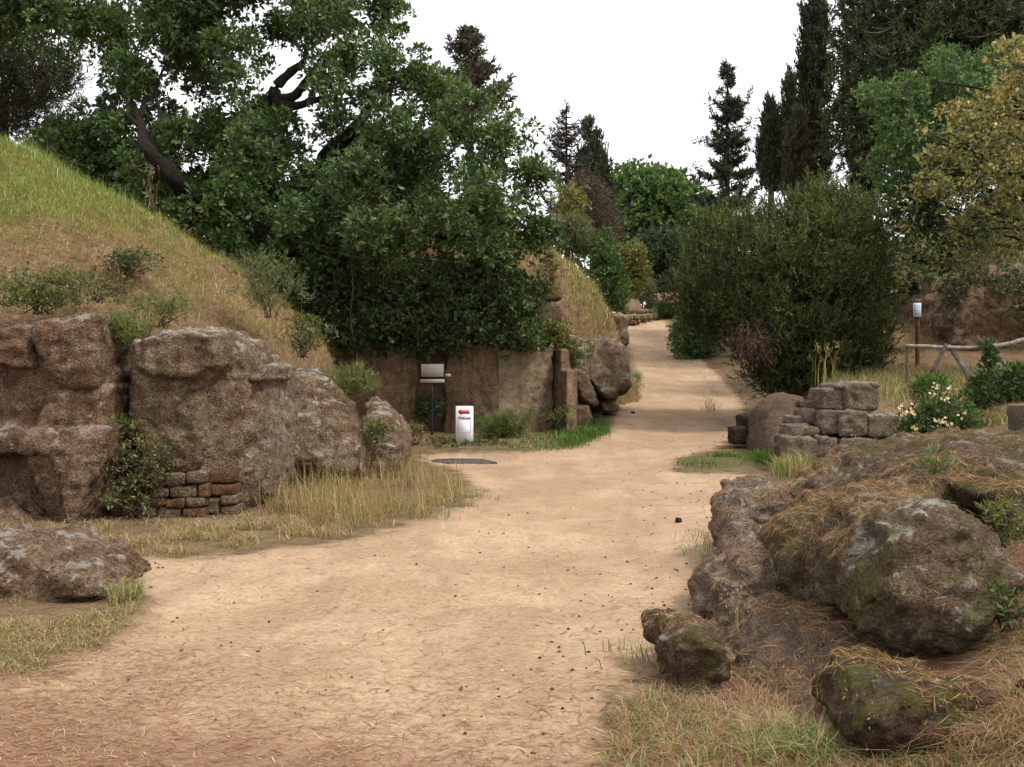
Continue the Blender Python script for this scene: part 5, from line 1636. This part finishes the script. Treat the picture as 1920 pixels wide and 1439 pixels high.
k = g.uniform(0, 1, n) < dens
x, y = x[k], y[k]
p = np.stack([x, y, path_top(x, y)], -1)
t = g.uniform(0, 1, len(p))
u = g.uniform(0, 1, len(p))
cols = np.where((u < .62)[:, None], pal(RED, t, .25, g), np.where((u < .85)[:, None], pal(BROWN, t, .25, g), pal(STRAW, t, .2, g)))
needles = lying(p, g.uniform(.04, .13, len(p)), g.uniform(.0025, .0045, len(p)), cols, g)
n = 7000
y = np.exp(g.uniform(np.log(4), np.log(24), n))
x = g.uniform(-.5, .4, n) * y
k = path_sd(x, y) > -.2
x, y = x[k], y[k]
p = np.stack([x, y, path_top(x, y)], -1)
u = g.uniform(0, 1, len(p))
straws = lying(p, g.uniform(.03, .12, len(p)) * (1 + .03 * p[:, 1]), g.uniform(.002, .006, len(p)) * (1 + .06 * p[:, 1]), np.where((u < .45)[:, None], pal(STRAW + [(.55, .48, .34)], u / .45, .2, g), pal([(.10, .06, .04), (.2, .115, .07), (.3, .18, .11)], (u - .45) / .55, .25, g)), g)
stuff("needle_litter", [needles, straws], 'straw')
# needles caught on the boulders
g = np.random.default_rng(82)
gs = []
for nm, (v, q, vn) in ROCKS.items():
    if not nm.startswith("boulder"):
        continue
    c = v.mean(0)
    if c[1] > 9.5 or c[0] < .5:
        continue
    area = np.linalg.norm(np.cross(v[q[:, 1]] - v[q[:, 0]], v[q[:, 3]] - v[q[:, 0]]), axis=1)
    cen = v[q].mean(1)
    pn = smooth(-.35, .3, n2(cen[:, 0], cen[:, 1], 2.2, 83)) * smooth(.12, .7, vn[q[:, 0], 2])
    w = area * pn
    m = int(2600 * w.sum())
    k = g.choice(len(q), m, p=w / w.sum())
    p = cen[k] + vn[q[k, 0]] * .008
    nrm = vn[q[k, 0]]
    ax = unit(np.cross(nrm, rdir(m, g)) + nrm * g.uniform(-.02, .3, m)[:, None])
    col = np.where((g.uniform(0, 1, m) < .6)[:, None], pal(RED, g.uniform(0, 1, m), .25, g), pal(STRAW, g.uniform(0, 1, m), .25, g))
    L = g.uniform(.04, .12, m)
    gs.append(leaf_geo(p - ax * (L * .5)[:, None], ax, L, .003, col, rng=g))
stuff("needle_litter", gs, 'straw')
p = region_ground([(1255, 1330), (1330, 1230), (1420, 1190), (1500, 1200), (1600, 1330), (1640, 1430), (1420, 1400), (1300, 1360)], 9000, g)
p[:, 2] += .012
stuff("needle_litter", [lying(p, g.uniform(.05, .13, len(p)), g.uniform(.003, .005, len(p)), np.where((g.uniform(0, 1, len(p)) < .6)[:, None], pal(BROWN, g.uniform(0, 1, len(p)), .3, g), pal(RED, g.uniform(0, 1, len(p)), .3, g)), g, .35),
                        blades(p[:1500], g.uniform(.03, .12, 1500), .0035, mixed(1500, g, .1, .03, .3, .4), 1.4, g)], 'straw')
p = region_ground([(1860, 1180), (1960, 1120), (1960, 1439), (1700, 1439), (1850, 1330)], 8000, g)
p[:, 2] += .012
stuff("needle_litter", [lying(p, g.uniform(.05, .13, len(p)), g.uniform(.003, .005, len(p)), np.where((g.uniform(0, 1, len(p)) < .5)[:, None], pal(STRAW, g.uniform(0, 1, len(p)), .3, g), pal(RED, g.uniform(0, 1, len(p)), .3, g)), g, .35)], 'straw')
# pebbles
g = np.random.default_rng(84)
n = 420
y = np.exp(g.uniform(np.log(4), np.log(26), n))
x = np.where(g.random(n) < .5, g.uniform(-.45, .25, n) * y, np.interp(y, *XR) - np.abs(g.normal(0, .9, n)))
k = path_sd(x, y) > -.3
x, y = x[k], y[k]
gs = []
oct_v = np.array([(1, 0, 0), (0, 1, 0), (-1, 0, 0), (0, -1, 0), (0, 0, 1), (0, 0, -1.)])
oct_f = np.array([(0, 1, 4), (1, 2, 4), (2, 3, 4), (3, 0, 4), (1, 0, 5), (2, 1, 5), (3, 2, 5), (0, 3, 5)])
z = path_top(x, y)
for i in range(len(x)):
    s = g.uniform(.004, .010) * (1 + .04 * y[i])
    a = g.uniform(0, 6.3)
    vv = oct_v * s * g.uniform(.7, 1.3, (6, 3)) * [1.3, 1, .8]
    vv = np.stack([vv[:, 0] * math.cos(a) - vv[:, 1] * math.sin(a), vv[:, 0] * math.sin(a) + vv[:, 1] * math.cos(a), vv[:, 2]], -1) + [x[i], y[i], z[i] + s * .4]
    c = np.array([[.075, .052, .04]]) * g.uniform(.5, 1.8) if g.random() < .88 else np.array([[.5, .46, .4]]) * g.uniform(.6, 1.2)
    gs.append((vv, oct_f, np.repeat(c, 6, 0)))
stuff("pebbles", gs, 'straw')
for (px, py, s, lab) in ((1272, 975, .05, "largest dark stone lying on the bare path near the right-hand rocks"), (1187, 774, .07, "lone dark stone on the path where it starts to climb")):
    c0 = to_ground(np.array([px]), np.array([py]))[0]
    a = np.linspace(0, 2 * np.pi, 9)[:-1] + g.uniform(-.2, .2, 8)
    s = s * .8
    v, f, ca, cb = plan_solid(np.stack([c0[0] + np.cos(a) * s, c0[1] + np.sin(a) * s * .8], -1), c0[2] - .09, c0[2] + s * .55 * g.uniform(.6, 1.2, 8))
    rock("stone", [(v, f, ca, cb)], .012, 'dark_block', lab, cat='stone', amp=.008, freq=12, rel=2)

# pine cone at the right margin
g = np.random.default_rng(88)
pc_ = to_ground(np.array([1912.]), np.array([1325.]))[0]
pc_[2] = float(ground_z(pc_[0], pc_[1])) + .05
k = 90
uu = np.arange(k) / k
an = np.arange(k) * 2.4
ax0 = unit(np.array([.25, -.35, .9]))
e1 = unit(np.cross(ax0, [0, 1, .3]))
e2 = np.cross(ax0, e1)
rr = .032 * np.sin(np.pi * (uu * .85 + .12)) ** .7
cen = pc_ + ax0 * ((uu - .5) * .11)[:, None]
out = e1 * np.cos(an)[:, None] + e2 * np.sin(an)[:, None]
core = tube([pc_ - ax0 * .055, pc_, pc_ + ax0 * .055], [.02, .024, .006], 8, 0)
sc_ = leaf_geo(cen + out * (rr * .3)[:, None], unit(out + ax0 * .5), .03, .024, pal([(.05, .022, .018), (.10, .045, .035)], g.random(k), .15, g), rng=g)
pce = empty("pine_cone", pc_, "dark reddish pine cone lying in dry needles at the right edge", "pine cone")
put("core", core[0], core[1], M['bark'], parent=pce)
o = put("scale", sc_[0], sc_[1], M['straw'], parent=pce, col=sc_[2])
o['kind'] = 'stuff'

# ------------------------------------------------------------------ single plants
def weed(name, label, px, py, Y, w, h, n, cols, seed, L=.09, asp=.35, cat='plant', kind='leaf', stems=8, up=.8, mat='leaf'):
    """a bushy plant w wide and h high standing at a point"""
    gg = np.random.default_rng(seed)
    b = P(px, py, Y)
    e = empty(name, b, label, cat)
    C = b + np.stack([gg.normal(0, w * .28, n), gg.normal(0, w * .25, n), h * gg.uniform(.12, .95, n)], -1)
    C[:, :2] = b[:2] + (C[:, :2] - b[:2]) * (.55 + .6 * np.sin(np.clip((C[:, 2:3] - b[2]) / h, 0, 1) * 2.4))
    if kind == 'leaf':
        ge = [rosettes(C, .11, 5, 5, L, asp, cols, gg, up=up)]
    else:
        ge = [sprays(C, .1, 5, 8, .18, L, .010, cols, gg, up=up)]
    foliage(e, "foliage", ge, mat)
    tb = []
    for i in range(stems):
        k = gg.integers(0, n)
        tb.append((np.array([b + [gg.normal(0, w * .08), gg.normal(0, w * .08), -.05], (b + C[k]) / 2 + gg.normal(0, .03, 3), C[k]]), [.008, .006, .003], 4))
    wood(e, "stem", tb, 'bark_pale')
    return e
WEED = [(.07, .085, .022), (.11, .13, .03), (.17, .19, .05)]
weed("weed", "leafy green weed growing over the top ledge of the left outcrop", 70, 582, 11.4, 1.0, .42, 150, WEED, 91, L=.05, asp=.4, stems=10)
weed("weed", "green tuft in the gap between the left outcrop and the column's cap", 236, 658, 11.45, .42, .26, 36, WEED, 92, kind='n', L=.1)
weed("weed", "tall thin-stemmed weed in the recess at the foot of the column", 245, 968, 10.95, .8, .85, 62, [(.075, .085, .026), (.12, .13, .036), (.18, .19, .055)], 93, L=.055, stems=16)
weed("weed", "small light green weed halfway up the recess", 238, 830, 11.15, .36, .22, 30, WEED, 94, L=.06)
weed("weed", "tall olive shrub leaning on the column's left foot", 285, 900, 10.9, .4, .45, 30, [(.10, .095, .03), (.15, .14, .045)], 95, L=.05)
weed("weed", "yellow-green tuft on top of the boulder next to the white sign", 655, 755, 14.6, .6, .36, 55, WEED, 96, kind='n', L=.13)
weed("weed", "greyish weed on the mound edge in front of the dark ivy", 505, 590, 14.2, .7, .7, 60, [(.06, .075, .03), (.1, .115, .045), (.15, .16, .07)], 97, kind='n', L=.12)
weed("weed", "small leafy weed on the mound edge just below the greyish one", 570, 665, 14.2, .5, .5, 70, WEED, 98, L=.05)
weed("weed", "weed rooted in a crack on the boulder's face next to the white sign", 705, 825, 14.6, .4, .22, 26, WEED, 99, L=.06)
weed("weed", "low dark green weed on the upper mound slope", 243, 520, 13.4, .5, .3, 50, [(.05, .07, .02), (.08, .1, .028)], 100, L=.06)
weed("weed", "pale green weed lower on the mound slope above the column", 300, 606, 12.0, .6, .2, 30, WEED, 101, kind='n', L=.1)
weed("weed", "olive clump on the mound slope above the left outcrop", 180, 560, 12.4, .55, .25, 34, [(.08, .08, .025), (.13, .12, .04)], 102, L=.06)
weed("weed", "spreading grassy plant at the foot of the sunlit wall face", 942, 832, 21.4, .95, .5, 110, [(.06, .085, .022), (.10, .13, .032), (.15, .18, .05)], 103, kind='n', L=.16)
weed("weed", "dark leafy plant growing in the wall niche behind the thin post", 800, 790, 22.4, .5, .5, 50, IVY, 104, L=.08, asp=.5)
weed("weed", "low leafy weeds round the foot of the white route sign", 860, 842, 20.35, 1.3, .14, 60, [(.06, .08, .02), (.10, .12, .03), (.2, .17, .06)], 105, L=.07, asp=.5)
weed("weed", "dry stalks with a few leaves between the boulder and the wall", 775, 842, 20.0, .5, .5, 36, [(.12, .12, .04), (.2, .17, .07)], 106, L=.06)
weed("weed", "small plant at the foot of the pillar's shaded side", 1050, 800, 22.3, .3, .35, 24, WEED, 107, L=.07)
weed("weed", "bushy plant growing on top of the stepped pillar", 1072, 690, 23.6, .6, .6, 60, WEED, 108, L=.09)
weed("weed", "yellow-green bush at the right end of the block courses", 1040, 650, 23.3, .6, .6, 80, YELG, 109, L=.09)
weed("weed", "light green plants over the top edge of the sunlit wall face", 985, 655, 22.4, .7, .3, 70, LUSH, 110, L=.09, asp=.3)
weed("weed", "yellowish creeper climbing right of the oak's hanging leaves", 1030, 565, 23.5, .35, 1.1, 60, YELG, 111, L=.08)
weed("weed", "bright green sprig on the needle-covered flat boulder", 1755, 918, 6.3, .12, .14, 12, LUSH, 112, L=.06, asp=.14, stems=4)
weed("weed", "small green weed at the right edge beside the largest boulder", 1880, 1010, 5.4, .14, .12, 14, WEED, 113, L=.05, asp=.25, stems=4)
weed("weed", "low green weed under the right end of the largest boulder", 1885, 1165, 4.7, .18, .09, 14, [(.05, .08, .02), (.09, .13, .03)], 114, L=.04, stems=4)
# flowering shrub and ivy bush on the right bank
def bush_px(name, label, poly, Y, T, nc, cols, seed, cat='bush', **k):
    gg = np.random.default_rng(seed)
    m = np.asarray(poly, float)
    b = P(m[:, 0].mean(), m[:, 1].max(), Y)
    e = empty(name, b, label, cat)
    C = clump_centres(poly, Y, T, nc, gg, 3, (), D=25)
    foliage(e, "foliage", [rosettes(C, cols=cols, rng=gg, **k)], 'leaf')
    return e, gg
DK = [(.025, .045, .014), (.045, .08, .022), (.075, .12, .032)]
fb, gg = bush_px("flowering_shrub", "low green shrub dotted with peach and white blossoms between block wall and boulders", [(1690, 805), (1715, 775), (1760, 755), (1810, 765), (1830, 800), (1815, 835), (1740, 850), (1685, 840)], 14.0, .55, 120, DK, 121, r=.17, nros=12, lpr=5, L=.075, asp=.5)
for (px, py, n) in ((1753, 731, 3), (1782, 731, 2), (1771, 746, 2), (1708, 772, 3), (1690, 768, 2), (1764, 790, 2), (1713, 804, 2), (1760, 795, 2), (1785, 800, 1), (1778, 812, 3), (1711, 823, 2), (1735, 826, 1), (1677, 839, 2), (1802, 780, 1)):
    c0 = P(px, py, 13.3)
    m = n * 4
    foliage(fb, "blossom", [leaf_geo(c0 + gg.normal(0, .022 * n ** .5, (m, 3)), rdir(m, gg), .055, .045, pal([(.55, .36, .2), (.66, .52, .36), (.7, .64, .52)], gg.uniform(0, 1, m), .08, gg), rng=gg)])
wood(fb, "stem", [(np.array([P(px + 6, 838, 14.2), P(px + 3, (py + 838) / 2, 14.0), P(px, py, 13.8)]), [.008, .006, .004], 4) for px, py in ((1753, 735), (1782, 735), (1708, 776), (1690, 772), (1771, 750), (1677, 839), (1760, 795))], 'bark')
bush_px("bush", "dark glossy bush scrambling over the lower end of the rustic fence", [(1815, 745), (1840, 710), (1880, 698), (1930, 700), (1990, 690), (1990, 800), (1900, 790), (1850, 780), (1830, 790)], 16.8, .6, 120, DK, 122, r=.18, nros=12, lpr=5, L=.09, asp=.6)
bush_px("bush", "leafy plant with long pale leaves at the first fence post's foot", [(1715, 725), (1740, 712), (1765, 715), (1770, 740), (1720, 742)], 18.2, .25, 26, LUSH, 123, r=.14, nros=8, lpr=5, L=.13, asp=.25)
bush_px("ivy", "trailing ivy draped over the fence rail where the two poles meet", [(1845, 640), (1862, 640), (1866, 690), (1855, 720), (1846, 700)], 19.45, .12, 30, DK, 124, cat='ivy', r=.1, nros=8, lpr=4, L=.08, asp=.6)
bush_px("ivy", "straggling green creeper spilling down the reddish cliff behind the fence", [(1840, 520), (1990, 480), (1990, 640), (1930, 660), (1900, 620), (1870, 560)], 26.0, .4, 60, [(.035, .05, .016), (.06, .08, .024), (.1, .12, .035)], 125, cat='ivy', r=.3, nros=9, lpr=5, L=.11, asp=.5)
bush_px("weed", "thin brambles hanging over the left corner of the reddish cliff", [(1762, 540), (1790, 510), (1850, 500), (1840, 530), (1790, 560), (1775, 610)], 26.0, .3, 40, [(.045, .055, .02), (.08, .09, .03)], 126, cat='plant', r=.25, nros=8, lpr=5, L=.1, asp=.5)
# a stone at the right margin beyond the bush
rock("stone_block", [loft([(1911, 760), (1940, 758), (1940, 812), (1912, 812)], 13.6, 14.1, .88, .95)], .025, 'block', "upright grey stone cut off by the right edge beside the dark bush", cat='stone block', amp=.02, freq=4, rel=2)
# dry seed stalks
def stalks(name, label, px, py, Y, n, h, spread, seed, cols=STRAW):
    gg = np.random.default_rng(seed)
    b = P(px, py, Y)
    e = empty(name, b, label, "plant")
    p = b + gg.normal(0, [spread, spread, 0], (n, 3))
    foliage(e, "stem", [blades(p, gg.uniform(.6, 1.1, n) * h, .0015 + .0003 * Y, pal(cols, gg.uniform(0, 1, n), .2, gg), .22, gg)], 'straw')
    tips = p + np.stack([gg.normal(0, .05, n), gg.normal(0, .05, n), gg.uniform(.6, 1.0, n) * h], -1)
    k = np.repeat(np.arange(n), 7)
    foliage(e, "seed_head", [leaf_geo(tips[k] + gg.normal(0, [.012, .012, .04], (len(k), 3)), unit(gg.normal(size=(len(k), 3)) * .5 + [0, 0, 1]), (.010 + .0016 * Y), (.004 + .0005 * Y), pal(cols, gg.uniform(.3, 1, len(k)), .2, gg), rng=gg)], 'straw')
stalks("dry_stalk", "withered pinkish stalk standing on the mound crest against the oak", 281, 385, 15.2, 9, .55, .05, 131, [(.22, .14, .09), (.32, .22, .15)])
stalks("dry_stalk", "tall straw stalks behind the top of the block wall", 1550, 725, 17.0, 22, .75, .12, 132, [(.2, .15, .06), (.34, .26, .11)])
stalks("dry_stalk", "thin straw stalks rising in front of the block wall ruin", 1600, 900, 11.6, 10, .5, .14, 133)
stalks("dry_stalk", "pale grass stalks before the lowest mossy boulder", 1700, 1425, 4.1, 12, .28, .12, 134)
stalks("dry_stalk", "weedy stalks with small heads beside the lowest mossy boulder's right end", 1790, 1390, 4.2, 9, .2, .07, 135, [(.12, .11, .05), (.25, .2, .1)])
stalks("dry_stalk", "slim seed stalks between the small pointed boulder and the rock behind", 1375, 1175, 5.7, 10, .22, .07, 136)
